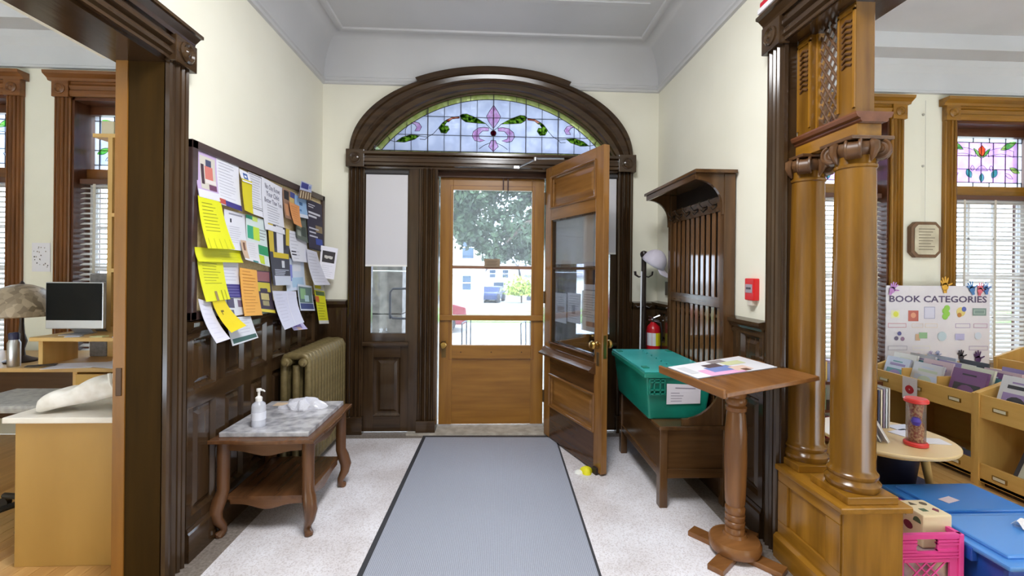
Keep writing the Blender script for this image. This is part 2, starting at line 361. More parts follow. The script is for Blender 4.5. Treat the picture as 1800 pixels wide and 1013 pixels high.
for i in range(31):
    t = t0+(t1-t0)*i/30
    for e_, y in ((-.03, 4.045), (.022, 4.045), (.022, 4.10), (-.03, 4.10)): vs.append(((1.305+e_)*math.cos(t), y, 2.57+(.765+e_)*math.sin(t)))
for i in range(30):
    for j in range(4): fs.append((i*4+j, i*4+(j+1) % 4, (i+1)*4+(j+1) % 4, (i+1)*4+j))
fs += [(0, 1, 2, 3), (123, 122, 121, 120)]
mb.add(vs, fs).build('hood_moulding', DK['x'], tr)
for s in (-1, 1):
    xo, xi = s*1.312, s*1.165; x0, x1 = min(xo, xi), max(xo, xi)
    reeded_y(x0, x1, D, .06, .16, 2.42).build('pilaster', DK['z'], tr)
    MB().box(x0-.006, x1+.006, 4.05, D, 0, .16).build('plinth_block', DK['x'], tr, bevel=.006)
    cb = MB().box(x0-.008, x1+.008, 4.035, D, 2.415, 2.575).build('corner_block', DK['x'], tr, bevel=.005)
    bullseye(((xo+xi)/2, 4.035, 2.495), .055, 'y', -1).build('bullseye', DK['x'], cb)
    a, b_ = sorted((s*.675, s*.51)); reeded_y(a, b_, 4.13, .06, .12, 2.42).build('mullion', DK['z'], tr)
    MB().box(a-.005, b_+.005, 4.055, 4.13, .014, .12).build('plinth_block', DK['x'], tr, bevel=.004)
    a, b_ = sorted((s*.757, s*.505)); MB().box(a, b_, 4.10, 4.32, .014, 2.42).build('jamb', DK['z'], tr)
    a, b_ = sorted((s*1.25, s*1.165)); MB().box(a, b_, 4.10, 4.32, 0, 2.42).build('jamb', DK['z'], tr)
MB().prism([(4.32, 2.415), (4.09, 2.415), (4.085, 2.43), (4.06, 2.44), (4.06, 2.462), (4.045, 2.47), (4.045, 2.50), (4.06, 2.508), (4.06, 2.522), (4.03, 2.535), (4.03, 2.558), (4.10, 2.572), (4.32, 2.572)], 'x', -1.17, 1.17).build('transom_bar', DK['x'], tr)
MB().box(-.506, .506, 4.20, 4.33, 2.372, 2.416).build('head_stop', wood((58, 30, 18), (80, 46, 28), 'x', .4), tr)
# ---- sidelights
GL = glass((250, 252, 255), .06)
for s, nm, lb, sb in ((-1, 'window_2', 'narrow sidelight window left of the front doors', 1.525), (1, 'window_3', 'narrow sidelight window right of the front doors behind the open door', 1.66)):
    wd = struct(nm, lb, 'window', (s*.955, 4.14, .9))
    X = lambda a, b_: sorted((s*a, s*b_))
    for a, b_ in ((1.165, 1.104), (.789, .757)): MB().box(*X(a, b_), 4.115, 4.17, .82, 2.415).build('stile', DK['z'], wd)
    MB().box(*X(1.104, .789), 4.115, 4.17, .82, .908).build('rail', DK['x'], wd); MB().box(*X(1.104, .789), 4.115, 4.17, 2.33, 2.415).build('rail', DK['x'], wd)
    MB().box(*X(1.104, .789), 4.14, 4.146, .908, 2.33).build('pane', GL, wd)
    MB().prism([(4.17, .795), (4.075, .795), (4.068, .805), (4.068, .825), (4.08, .835), (4.17, .835)], 'x', *X(1.165, .757)).build('sill', DK['x'], wd)
    lo = struct('trim_2' if s < 0 else 'trim_3', 'dark oak panel under the %s sidelight' % ('left' if s < 0 else 'right'), 'panelling', (s*.955, 4.13, 0))
    for a, b_ in ((1.165, 1.075), (.83, .757)): MB().box(*X(a, b_), 4.105, 4.16, .01, .795).build('stile', DK['z'], lo, bevel=.003)
    for a, b_ in ((.01, .15), (.69, .795)): MB().box(*X(1.075, .83), 4.105, 4.16, a, b_).build('rail', DK['x'], lo, bevel=.003)
    mb = MB(); xa, xb = X(1.075, .83)
    rr = [(0, 4.125), (.02, 4.14), (.035, 4.14), (.06, 4.128)]; vs = []
    for d, y in rr: vs += [(xa+d, y, .15+d), (xb-d, y, .15+d), (xb-d, y, .69-d), (xa+d, y, .69-d)]
    fs = [(i*4+j, i*4+(j+1) % 4, (i+1)*4+(j+1) % 4, (i+1)*4+j) for i in range(3) for j in range(4)]+[(12, 13, 14, 15)]
    mb.add(vs, fs).build('panel', DK['z'], lo)
    sh = thing('roller_shade', 'white roller shade half lowered over the %s sidelight' % ('left' if s < 0 else 'right'), 'window shade', (s*.965, 4.10, sb), group='roller shades')
    MB().box(*X(1.153, .777), 4.098, 4.1, sb, 2.36).build('fabric', SHADE, sh)
    MB().box(*X(1.153, .777), 4.093, 4.104, sb-.004, sb+.012).build('hem_bar', WHITE, sh, bevel=.002)
    MB().tube([(s*1.16, 4.10, 2.383), (s*.77, 4.10, 2.383)], .02, 12).build('roller', flat((60, 58, 60), .5), sh)
# ---- wainscots
def panel_x(mb, x, y0, y1, z0, z1, sg, d=.02):
    vs = []
    for e_, dx in ((0, 0), (.018, -d), (.03, -d), (.05, -.008)): vs += [(x+sg*dx, y0+e_, z0+e_), (x+sg*dx, y1-e_, z0+e_), (x+sg*dx, y1-e_, z1-e_), (x+sg*dx, y0+e_, z1-e_)]
    return mb.add(vs, [(i*4+j, i*4+(j+1) % 4, (i+1)*4+(j+1) % 4, (i+1)*4+j) for i in range(3) for j in range(4)]+[(12, 13, 14, 15)])
def wainscot_x(nm, lb, x, sg, y0, y1, pitch, pw, yfirst):
    o = struct(nm, lb, 'panelling', (x, y0, 0)); f = x+sg*.03
    a, b_ = sorted((x, f)); ys = []; y = yfirst
    while y+pw < y1: ys.append(y); y += pitch
    for z0, z1 in ((.17, .22), (.775, .865), (1.13, 1.175)): MB().box(a, b_, y0, y1, z0, z1).build('rail', DK['y'], o)
    ed = [y0]+[v for y in ys for v in (y, y+pw)]+[y1]
    for k in range(0, len(ed), 2):
        for z0, z1 in ((.22, .775), (.865, 1.13)): MB().box(a, b_, ed[k], ed[k+1], z0, z1).build('stile', DK['z'], o)
    for y in ys:
        for z0, z1 in ((.22, .775), (.865, 1.13)): panel_x(MB(), f, y, y+pw, z0, z1, sg).build('panel', DK['z'], o)
    MB().prism([(x, 1.16), (x+sg*.04, 1.165), (x+sg*.045, 1.18), (x+sg*.06, 1.195), (x+sg*.06, 1.215), (x, 1.225)][::1], 'y', y0, y1).build('cap_rail', DK['y'], o)
    return o
wainscot_x('trim_4', 'dark oak panelled wainscot under the notice board', XL, 1, 2.31, D, .275, .19, 2.355)
wainscot_x('trim_5', 'dark oak panelled wainscot beside the hall bench', XR, -1, 2.43, D, .275, .19, 2.47)
for nm, sg, x in (('baseboard_left', 1, XL), ('baseboard_right', -1, XR)):
    tag(MB().prism([(x, 0), (x+sg*.045, 0), (x+sg*.045, .14), (x+sg*.038, .15), (x+sg*.035, .168), (x, .172)], 'y', 2.31 if sg > 0 else 2.43, D).build(nm, DK['y']), 'dark oak baseboard of the %s hall wall' % ('left' if sg > 0 else 'right'), 'baseboard', kind='structure')
for s, nm in ((-1, 'trim_6'), (1, 'trim_7')):
    o = struct(nm, 'dark oak wainscot on the back wall %s of the arch' % ('left' if s < 0 else 'right'), 'panelling', (s*1.43, D, 0))
    a, b_ = sorted((s*1.53, s*1.318)); MB().box(a, b_, 4.10, D, 0, 1.17).build('board', DK['z'], o)
    MB().prism([(D, 1.14), (4.095, 1.145), (4.08, 1.16), (4.068, 1.175), (4.068, 1.205), (D, 1.215)], 'x', a, b_).build('cap_rail', DK['x'], o)
    for z0, z1 in ((.2, .76), (.83, 1.12)): MB().box(a+.04, b_-.04, 4.094, 4.1, z0, z1).build('panel', DK['z'], o, bevel=.004)
# ---- left (office) doorway
o = struct('trim_8', 'dark oak casing of the office doorway', 'door frame', (XL, 2.18, 0))
reeded_x(2.175, 2.305, XL, .045, 0, 2.485).build('casing', DK['z'], o)
MB().box(-1.722, -1.555, 2.175, 2.205, 0, 2.50).build('jamb', nz((44, 29, 7), (60, 41, 12), 20, .65, .05, (1, 1, .09), 'jamb_oak', 6, .25, .75, spec=.08), o)
MB().box(-1.80, -1.555, .28, 2.2, 2.47, 2.505).build('head_jamb', DK['y'], o)
def head_x(x, sg, y0, y1, z0, z1, o, capz):
    P = [(0, 0), (.03, 0), (.03, .12), (.045, .2), (.045, .32), (.03, .38), (.03, .5), (.05, .6), (.05, .72), (.035, .78), (.035, 1), (0, 1)]
    MB().prism([(x+sg*a, z0+(z1-z0)*b_) for a, b_ in P], 'y', y0, y1).build('head_casing', DK['y'], o)
    MB().prism([(x, z1), (x+sg*.05, z1), (x+sg*.055, z1+.02), (x+sg*.08, z1+.045), (x+sg*.095, capz-.015), (x+sg*.095, capz), (x, capz)], 'y', y0, y1+.14).build('head_cap', DK['y'], o)
head_x(XL, 1, .1, 2.17, 2.485, 2.60, o, 2.66)
cb = MB().box(XL, XL+.06, 2.165, 2.315, 2.475, 2.605).build('corner_block', DK['y'], o, bevel=.004); bullseye((XL+.06, 2.24, 2.545), .05, 'x', 1).build('bullseye', DK['y'], cb)
pd = struct('door_3', 'oak pocket door slid into the office doorway jamb', 'door', (-1.75, 2.2, 0))
MB().box(-1.778, -1.724, 2.17, 2.9, .01, 2.47).build('door_leaf', wood((122, 80, 24), (150, 100, 36), 'z', .45), pd)
lp = MB().box(-1.762, -1.736, 2.166, 2.172, .89, 1.02).build('latch_plate', flat((70, 48, 30), .4, .6), pd, bevel=.002)
# ---- right (reading room) doorway casing
o = struct('trim_9', 'dark oak casing of the reading room doorway', 'door frame', (XR, 2.35, 0))
reeded_x(2.42, 2.285, XR, -.045, 0, 2.73).build('casing', DK['z'], o)
MB().box(1.545, 1.62, 2.30, 2.44, 0, 2.75).build('jamb', DK['z'], o)
MB().box(1.545, 1.84, .1, 2.43, 2.725, 2.76).build('head_jamb', DK['y'], o)
head_x(XR, -1, .1, 2.29, 2.73, 2.86, o, 2.925)
cb = MB().box(XR-.06, XR, 2.275, 2.43, 2.715, 2.865).build('corner_block', DK['y'], o, bevel=.004); bullseye((XR-.06, 2.352, 2.79), .05, 'x', -1).build('bullseye', DK['y'], cb)
# ---- side room windows
lil = stained((190, 168, 198), (200, 178, 206), 'lilac_glass'); whi = stained((218, 220, 226), (224, 226, 230), 'white_glass'); grn = stained((150, 226, 140), (206, 246, 160), 'green_glass', 14, .15); teal = stained((140, 216, 190), (170, 232, 206), 'teal_glass', 14, .15); cwh = stained((250, 250, 255), (255, 255, 255), 'milk_glass', 14, .3)
org = stained((236, 140, 100), (248, 180, 120), 'orange_glass', 14, .15); pale = stained((176, 182, 196), (186, 192, 202), 'pale_blue_glass')
def leaf2d(c, a, l, wd, n_=7):
    ca, sa = math.cos(a), math.sin(a); pts = []
    for k in range(n_+1):
        t = k/n_; pts.append((t*l, wd*math.sin(PI*t)**.8))
    for k in range(n_-1, 0, -1):
        t = k/n_; pts.append((t*l, -wd*math.sin(PI*t)**.8))
    return [(c[0]+x*ca-y*sa, c[1]+x*sa+y*ca) for x, y in pts]
def side_window(num, x0, x1, label, field):
    wd = struct('window_%d' % num, label, 'window', ((x0+x1)/2, D, .6)); W = WN if x0 < 0 else GO
    G = W
    for a, b_, s in ((x0-.135, x0, 1), (x1, x1+.135, -1)):
        reeded_y(a, b_, D, .04, .5, 3.0).build('casing', G['z'], wd)
        cb = MB().box(a-.004, b_+.004, D-.05, D, 2.99, 3.135).build('corner_block', G['x'], wd, bevel=.004); bullseye(((a+b_)/2, D-.05, 3.06), .045, 'y', -1).build('bullseye', G['x'], cb)
    MB().prism([(D, 3.0), (D-.03, 3.0), (D-.04, 3.02), (D-.04, 3.05), (D-.03, 3.06), (D-.045, 3.09), (D-.03, 3.11), (D-.03, 3.13), (D, 3.13)], 'x', x0, x1).build('head_casing', G['x'], wd)
    MB().prism([(D, 3.13), (D-.05, 3.13), (D-.06, 3.15), (D-.1, 3.175), (D-.105, 3.2), (D, 3.2)], 'x', x0-.17, x1+.17).build('head_cap', G['x'], wd)
    for a, b_ in ((x0, x0+.02), (x1-.02, x1)): MB().box(a, b_, D-.005, T_, .6, 3.0).build('jamb', wood((70, 38, 22), (100, 58, 34), 'z', .3), wd)
    MB().box(x0, x1, D-.005, T_, 2.975, 3.0).build('head_jamb', wood((70, 38, 22), (100, 58, 34), 'x', .3), wd)
    MB().prism([(T_, .56), (D-.05, .56), (D-.065, .575), (D-.065, .6), (T_, .61)], 'x', x0-.16, x1+.16).build('sill', G['x'], wd)
    MB().box(x0, x1, 4.25, 4.36, 2.29, 2.39).build('transom_bar', G['x'], wd, bevel=.006)
    MB().box(x0, x1, 4.28, 4.36, 2.90, 2.98).build('top_rail', wood((70, 38, 22), (100, 58, 34), 'x', .3), wd)
    a, b_ = x0+.02, x1-.02
    # leaded transom
    y = 4.31; gx0, gx1, gz0, gz1 = a+.02, b_-.02, 2.395, 2.895; bw = .045; lm = MB()
    def pane(p, mt, dy=0, nm='glass_pane'): return MB().prism(p, 'y', y+dy-.002, y+dy+.002).build(nm, mt, wd)
    nb = 5
    for k in range(nb):
        q0, q1 = gx0+(gx1-gx0)*k/nb, gx0+(gx1-gx0)*(k+1)/nb
        for z0, z1 in ((gz0, gz0+bw), (gz1-bw, gz1)): pane([(q0, z0), (q1, z0), (q1, z1), (q0, z1)], whi)
        lm.box(q1-.003, q1+.003, y-.005, y+.005, gz0, gz0+bw); lm.box(q1-.003, q1+.003, y-.005, y+.005, gz1-bw, gz1)
    for k in range(3):
        z0, z1 = gz0+bw+(gz1-gz0-2*bw)*k/3, gz0+bw+(gz1-gz0-2*bw)*(k+1)/3
        for q0, q1 in ((gx0, gx0+bw), (gx1-bw, gx1)): pane([(q0, z0), (q1, z0), (q1, z1), (q0, z1)], whi)
        for j in range(6):
            q0, q1 = gx0+bw+(gx1-gx0-2*bw)*j/6, gx0+bw+(gx1-gx0-2*bw)*(j+1)/6
            pane([(q0, z0), (q1, z0), (q1, z1), (q0, z1)], field)
            lm.box(q0-.002, q0+.002, y-.005, y+.005, z0, z1)
        lm.box(gx0, gx1, y-.005, y+.005, z0-.002, z0+.002)
    for q in (gx0+bw, gx1-bw): lm.box(q-.003, q+.003, y-.006, y+.006, gz0, gz1)
    for q in (gz0+bw, gz1-bw): lm.box(gx0, gx1, y-.006, y+.006, q-.003, q+.003)
    cx, cz = (gx0+gx1)/2, (gz0+gz1)/2
    orn = [([(cx-.03, cz-.02+.1), (cx, cz-.04+.1), (cx+.03, cz-.02+.1), (cx+.035, cz+.04+.1), (cx, cz+.075+.1), (cx-.035, cz+.04+.1)], org)]
    for s in (-1, 1):
        orn.append((leaf2d((cx+s*.005, cz+.045), PI/2-s*.7, .13, .016), grn))
        ban = [(cx+s*(.07+.27*k/6), cz+.03+.06*math.sin(PI*(.15+.7*k/6))) for k in range(7)]; orn.append((ban+[(p[0], p[1]+.06) for p in ban[::-1]], cwh))
        orn.append((leaf2d((cx+s*.20, cz+.13), PI/2-s*1.1, .19, .03), grn)); orn.append((leaf2d((cx+s*.16, cz-.07), -PI/2-s*.5, .1, .03), teal)); orn.append((leaf2d((cx+s*.3, cz-.05), -PI/2+s*1.1, .12, .026), grn))
        orn.append((leaf2d((cx+s*.1, cz-.03), -PI/2, .06, .018), cwh)); orn.append((leaf2d((cx+s*.25, cz-.11), -PI/2+s*1.0, .1, .018), cwh))
    orn.append(([(cx-.065+.13*k/8, cz-.085+.055*math.sin(PI*k/8)) for k in range(9)], cwh)); orn.append((leaf2d((cx, cz-.11), -PI/2, .09, .025), teal))
    for p, mt in orn:
        pane(p, mt, -.006, 'ornament_pane')
        lm.tube([(u, y-.008, z) for u, z in p+[p[0]]], .0022, 4)
    lm.build('lead_came', LEAD, wd)
    # sash
    for p in ((a, a+.05, .6, 2.29), (b_-.05, b_, .6, 2.29)): MB().box(p[0], p[1], 4.29, 4.33, p[2], p[3]).build('sash_stile', WHITE, wd)
    for z0, z1 in ((.6, .68), (1.45, 1.50), (2.22, 2.29)): MB().box(a+.05, b_-.05, 4.29, 4.33, z0, z1).build('sash_rail', WHITE, wd)
    for k in (1, 2): q = a+.05+(b_-a-.1)*k/3; MB().box(q-.012, q+.012, 4.30, 4.32, .68, 2.22).build('muntin', WHITE, wd)
    for z in (1.06, 1.86): MB().box(a+.05, b_-.05, 4.30, 4.32, z-.01, z+.01).build('muntin', WHITE, wd)
    for z0, z1 in ((.68, 1.45), (1.5, 2.22)): MB().box(a+.05, b_-.05, 4.308, 4.312, z0, z1).build('pane', GL, wd)
    return wd
def blind(x0, x1, label, bot):
    t = thing('venetian_blind', label, 'blind', ((x0+x1)/2, 4.20, bot), group='venetian blinds')
    wd = x1-x0-.06; hw = wd/2
    MB().box(-hw, hw, -.03, .03, 2.24-bot, 2.285-bot).build('head_rail', flat((90, 56, 40), .5), t, world=False, bevel=.004)
    MB().box(-hw, hw, -.025, .025, 0, .018).build('bottom_rail', SLAT, t, world=False, bevel=.003)
    pr = MB().add([(-hw, -.022, -.011), (hw, -.022, -.011), (hw, 0, .001), (-hw, 0, .001), (hw, .022, .009), (-hw, .022, .009), (-hw, -.022, -.0125), (hw, -.022, -.0125), (hw, 0, -.0005), (-hw, 0, -.0005), (hw, .022, .0075), (-hw, .022, .0075)],
                  [(0, 1, 2, 3), (3, 2, 4, 5), (7, 6, 9, 8), (8, 9, 11, 10), (0, 6, 7, 1), (5, 4, 10, 11)]).build('slat', SLAT, t, world=False)
    z = .05; pr.location.z = z; k = 0
    while z < 2.22-bot-.05:
        z += .046; c = cp(pr, t); c.location.z = z
    for f in (-.36, 0, .36):
        MB().box(wd*f-.012, wd*f+.012, -.0265, -.0255, .01, 2.25-bot).build('tape', flat((196, 190, 180), .8), t, world=False)
for k, (ws, nm, fld) in enumerate(((WINS_L, 'office', pale), (WINS_R, 'reading room', lil))):
    for j, (a, b_) in enumerate(ws):
        which = {(0, 0): 'leftmost office window with oak casing', (0, 1): 'office window nearer the hall, behind the desk', (1, 0): 'reading room window behind the oak columns', (1, 1): 'rightmost reading room window with lilac leaded transom'}[(k, j)]
        side_window(4+2*k+j, a, b_, which, fld)
        blind(a, b_, {(0, 0): 'venetian blind in the leftmost office window', (0, 1): 'venetian blind in the office window nearer the hall', (1, 0): 'venetian blind seen between the oak columns', (1, 1): 'venetian blind in the rightmost reading room window'}[(k, j)], .64)
# ================================================================== FANLIGHT
fw = struct('window_1', 'arched leaded fanlight with pink and green flower pattern over the front doors', 'window', (0, 4.18, 2.574))
clr = stained((172, 175, 187), (182, 184, 194), 'opal_glass', 9, .7); yel = stained((164, 168, 122), (180, 182, 148), 'yellow_green_glass', 20, .6)
pnk = stained((244, 204, 228), (253, 232, 244), 'pink_glass', 30, .15); gleaf = stained((74, 110, 50), (190, 218, 116), 'green_streaky_glass', 40, .15); maroon = stained((120, 30, 70), (160, 60, 100), 'maroon_glass', 14, .15); amb = stained((220, 150, 120), (250, 206, 180), 'amber_glass', 30, .15)
CZ, RO, RI, ZB, ZI, FY = 1.766, 1.385, 1.335, 2.56, 2.605, 4.18
def clip(poly, region):
    out = poly
    for i in range(len(region)):
        a, b_ = region[i], region[(i+1) % len(region)]
        def ins(p): return (b_[0]-a[0])*(p[1]-a[1])-(b_[1]-a[1])*(p[0]-a[0]) >= 0
        def inter(p, q):
            d1 = (b_[0]-a[0])*(p[1]-a[1])-(b_[1]-a[1])*(p[0]-a[0]); d2 = (b_[0]-a[0])*(q[1]-a[1])-(b_[1]-a[1])*(q[0]-a[0]); t = d1/(d1-d2)
            return (p[0]+(q[0]-p[0])*t, p[1]+(q[1]-p[1])*t)
        inp, out = out, []
        for k in range(len(inp)):
            p, q = inp[k-1], inp[k]
            if ins(q):
                if not ins(p): out.append(inter(p, q))
                out.append(q)
            elif ins(p): out.append(inter(p, q))
        if len(out) < 3: return []
    return out
ai = math.asin((ZI-CZ)/RI); reg = [(RI*math.cos(ai+(PI-2*ai)*k/60), CZ+RI*math.sin(ai+(PI-2*ai)*k/60)) for k in range(61)]
def fpane(p, mt, dy=0, nm='glass_pane', th=.002): return MB().prism(p, 'y', FY+dy-th, FY+dy+th).build(nm, mt, fw)
lm = MB()
rows = [ZI, 2.757, 2.93, 3.2]
for k in range(-7, 7):
    for j in range(3):
        p = clip([(k*.153, rows[j]), ((k+1)*.153, rows[j]), ((k+1)*.153, rows[j+1]), (k*.153, rows[j+1])], reg)
        if len(p) > 2: fpane(p, clr)
for k in range(-7, 8):
    x = k*.153
    if abs(x) < RI*math.cos(ai): 
        zt = CZ+math.sqrt(RI*RI-x*x); wd = .007 if k in (-4, -2, 2, 4, 0) else .003
        lm.box(x-wd/2, x+wd/2, FY-.006-wd/2, FY+.005, ZB, zt+(.05 if wd > .005 else 0))
for z in rows[1:3]:
    hx = math.sqrt(RI*RI-(z-CZ)**2); lm.box(-hx, hx, FY-.006, FY+.005, z-.0016, z+.0016)
lm.box(-1.1, 1.1, FY-.006, FY+.005, ZI-.003, ZI+.003)
lm.tube([(x, FY-.004, z) for x, z in reg], .0035, 5)
ab = math.asin((ZI-CZ)/RO); nb = 22
for k in range(nb):
    t = [ai+(PI-2*ai)*(k+q/3)/nb for q in range(4)]
    fpane([(RO*math.cos(a), CZ+RO*math.sin(a)) for a in t]+[(RI*math.cos(a), CZ+RI*math.sin(a)) for a in t[::-1]], yel)
    lm.box(RI*math.cos(t[0])-.002, RI*math.cos(t[0])+.002, FY-.005, FY+.005, CZ+RI*math.sin(t[0]), CZ+RO*math.sin(t[0])) if k % 2 else None
for k in range(14):
    a, b_ = -1.12+2.24*k/14, -1.12+2.24*(k+1)/14; fpane([(a, ZB), (b_, ZB), (b_, ZI), (a, ZI)], yel); lm.box(b_-.002, b_+.002, FY-.005, FY+.005, ZB, ZI)
def zp(x, y): return ((x-905)*.001574, 2.574+(548-y)*.001574)
half = [([(705, 315), (720, 306), (745, 304), (800, 325), (862, 360), (800, 357), (740, 352), (715, 335)], gleaf), ([(622, 345), (603, 360), (580, 390), (595, 420), (625, 422), (644, 398), (636, 378), (615, 378), (625, 360), (640, 348)], gleaf),
        ([(622, 345), (660, 325), (702, 320), (702, 331), (660, 336), (636, 356)], amb), ([(330, 478), (365, 452), (420, 434), (470, 440), (440, 462), (380, 481)], gleaf),
        ([(418, 366), (440, 358), (466, 366), (480, 388), (468, 412), (440, 413), (452, 392), (440, 374)], pnk), ([(878, 384), (850, 380), (815, 385), (785, 408), (778, 435), (795, 462), (825, 468), (855, 460), (822, 448), (818, 425), (840, 403), (876, 402)], pnk),
        ([(310, 396), (322, 410), (310, 424), (298, 410)], cwh)]
for p, mt in half:
    for mir in (0, 1):
        q = [zp(1810-x if mir else x, y) for x, y in p]; fpane(q, mt, -.008, 'ornament_pane'); lm.tube([(a, FY-.011, b_) for a, b_ in q+[q[0]]], .0028, 5)
for p, mt in (([(905, 248), (930, 285), (947, 315), (935, 345), (905, 388), (875, 345), (863, 315), (880, 285)], pnk), ([(905+17*math.cos(k*PI/6), 415+17*math.sin(k*PI/6)) for k in range(12)], maroon), ([(892, 458), (918, 458), (935, 495), (905, 525), (877, 495)], pnk)):
    q = [zp(*v_) for v_ in p]; fpane(q, mt, -.008, 'ornament_pane'); lm.tube([(a, FY-.011, b_) for a, b_ in q+[q[0]]], .0028, 5)
for p in ([(470, 442), (515, 446), (550, 425), (583, 388)], [(385, 445), (384, 405), (400, 378), (420, 368)], [(330, 478), (300, 472), (280, 445), (290, 415), (310, 400)], [(470, 460), (500, 462), (515, 448)], [(860, 360), (885, 385), (905, 398)], [(820, 510), (850, 488), (890, 470)]):
    for mir in (0, 1): lm.tube([(zp(1810-x if mir else x, y)[0], FY-.007, zp(x, y)[1]) for x, y in p], .0028, 5)
lm.build('lead_came', LEAD, fw)
# ================================================================== CLOSED FRONT DOOR
DGL = glass((250, 252, 255), .06, 'hazy_glass', haze=.035)  # small translucent share veils what is seen through the pane
d2 = struct('door_2', 'honey oak glazed front door standing closed', 'door', (0, 4.25, .02))
ya, yb = 4.25, 4.295; x0, x1 = -.497, .497
for a, b_ in ((x0, -.375), (.378, x1)): MB().box(a, b_, ya, yb, .024, 2.40).build('stile', MD['z'], d2, bevel=.003)
MB().box(-.375, .378, ya, yb, 2.262, 2.40).build('top_rail', MD['x'], d2, bevel=.003)
MB().box(-.375, .378, ya, yb, .65, .778).build('lock_rail', MD['x'], d2, bevel=.003)
MB().box(-.375, .378, ya+.008, yb-.008, .024, .648).build('panel', MD['x'], d2)
MB().box(-.375, .378, ya+.004, yb, 1.508, 1.538).build('glazing_bar', wood((120, 84, 66), (150, 108, 84), 'x', .5), d2)
MB().box(-.49, .49, ya-.03, ya+.03, 1.018, 1.068).build('push_bar', MD['x'], d2, bevel=.004)
for z0, z1 in ((.778, 1.03), (1.06, 1.508), (1.538, 2.262)): MB().box(-.375, .378, ya+.02, ya+.025, z0, z1).build('pane', DGL, d2)
mb = MB(); mb.frame(-.405, .405, .64, 2.305, .006, ya-.002, ya+.002); mb.build('stop_bead', wood((110, 66, 26), (140, 88, 40), 'z', .4), d2)
kp = MB().box(-.472, -.432, ya-.004, ya, .66, .82).build('lock_plate', flat((120, 96, 60), .4, .8), d2, bevel=.003)
MB().lathe([(.012, 0), (.012, -.03), (.03, -.035), (.034, -.05), (.028, -.065), (.01, -.07)], (-.452, ya-.003, .785), 18, 'y').build('knob', BRASS, kp, smooth=True)
for x in (-.29, 0, .29): MB().lathe([(.006, 0), (.006, -.002)], (x, ya, .712), 10, 'y').build('screw_plug', flat((70, 42, 20), .6), d2)
o = tag(MB().box(-.075, .075, ya-.012, ya-.004, 1.525, 1.605).build('sign_plate', flat((142, 122, 100), .6), None, (0, ya, 1.53), bevel=.002), 'small tan notice plate on the glazing bar of the closed door', 'sign')
pb = MB()
for k in range(4): pb.box(-.055, .05-.01*(k % 2), ya-.0135, ya-.0125, 1.585-k*.014-.004, 1.585-k*.014)
pb.build('print', flat((92, 74, 58), .6), o)
for x in (.10, .145): tag(MB().box(x-.006, x+.006, 4.22, 4.235, 2.262-(.01 if x > .12 else 0), 2.415).build('hanging_strap', flat((60, 26, 18), .6), None, (x, 4.23, 2.26)), 'dark strap hanging at the closed door head, %s one' % ('left' if x < .12 else 'right'), 'strap')
# ================================================================== OPEN DOOR
ang = math.atan2(-.934, .358)
d1 = struct('door_1', 'panelled oak front door swung open with a roller shade on its window', 'door', (.485, 4.03, 0)); d1.rotation_euler.z = ang
W_ = .895; TH = .05
def db(nm, x0, x1, z0, z1, y0=0, y1=TH, ax='x', mat=None, bevel=.003, par=None): return MB().box(x0, x1, y0, y1, z0, z1).build(nm, mat or OD[ax], par or d1, world=False, bevel=bevel)
db('stile', 0, .105, .014, 2.425, ax='z'); db('stile', .795, W_, .014, 2.425, ax='z')
DKD = wood((56, 36, 22), (88, 58, 34), 'x', .14, name='worn_door_oak'); SHN = {a: wood((96, 62, 30), (136, 94, 50), a, .09, name='polished_oak') for a in 'xz'}
for z0, z1, mt in ((2.33, 2.425, None), (1.945, 2.055, None), (.575, .86, DKD), (.014, .30, DKD)): db('rail', .105, .795, z0, z1, mat=mt)
for z0, z1 in ((2.055, 2.33), (.30, .575)):
    mb = MB(); vs = []; a, b_ = .105, .795
    for e_, y in ((0, .004), (.018, .016), (.03, .016), (.07, .008)): vs += [(a+e_, y, z0+e_), (b_-e_, y, z0+e_), (b_-e_, y, z1-e_), (a+e_, y, z1-e_)]
    mb.add(vs, [(i*4+j, i*4+(j+1) % 4, (i+1)*4+(j+1) % 4, (i+1)*4+j) for i in range(3) for j in range(4)]+[(12, 13, 14, 15)]); mb.box(a, b_, .025, .045, z0, z1)
    mb.build('panel', OD['x'], d1, world=False)
    for z in (z0, z1): MB().tube([(a-.005, -.004, z), (b_+.005, -.004, z)], .011, 8).build('panel_moulding', SHN['x'], d1, world=False, smooth=True)
    for x in (a, b_): MB().tube([(x, -.004, z0), (x, -.004, z1)], .011, 8).build('panel_moulding', SHN['z'], d1, world=False, smooth=True)
MB().tube([(.1, -.003, .86), (.8, -.003, .86)], .01, 8).build('panel_moulding', DKD, d1, world=False)
MB().prism([(0, .73), (-.03, .735), (-.062, .748), (-.062, .762), (-.03, .782), (-.02, .805), (0, .815)], 'x', -.0, .815).build('weather_ledge', DKD, d1, world=False)
mb = MB(); mb.frame(.105, .795, .86, 1.945, .012, .012, .038); mb.build('glazing_bead', DK['z'], d1, world=False)
db('pane', .115, .785, .87, 1.935, .023, .028, mat=GL, bevel=0); db('glazing_bar', .115, .785, 1.507, 1.53, .012, .022, mat=DK['x'])
kr = MB().lathe([(.026, 0), (.026, -.006), (.012, -.01), (.012, -.03), (.028, -.036), (.033, -.05), (.026, -.064), (.008, -.07)], (.845, 0, .955), 18, 'y').build('knob', BRASS, d1, world=False, smooth=True)
MB().lathe([(.026, 0), (.026, .006), (.012, .01), (.012, .03), (.028, .036), (.033, .05), (.026, .064), (.008, .07)], (.845, TH, .955), 18, 'y').build('knob', BRASS, d1, world=False, smooth=True)
db('key_plate', .828, .862, .80, .90, -.004, 0, mat=flat((110, 88, 54), .4, .8)); db('latch_face', W_, W_+.002, .86, 1.03, .012, .038, mat=BRASS, bevel=0)
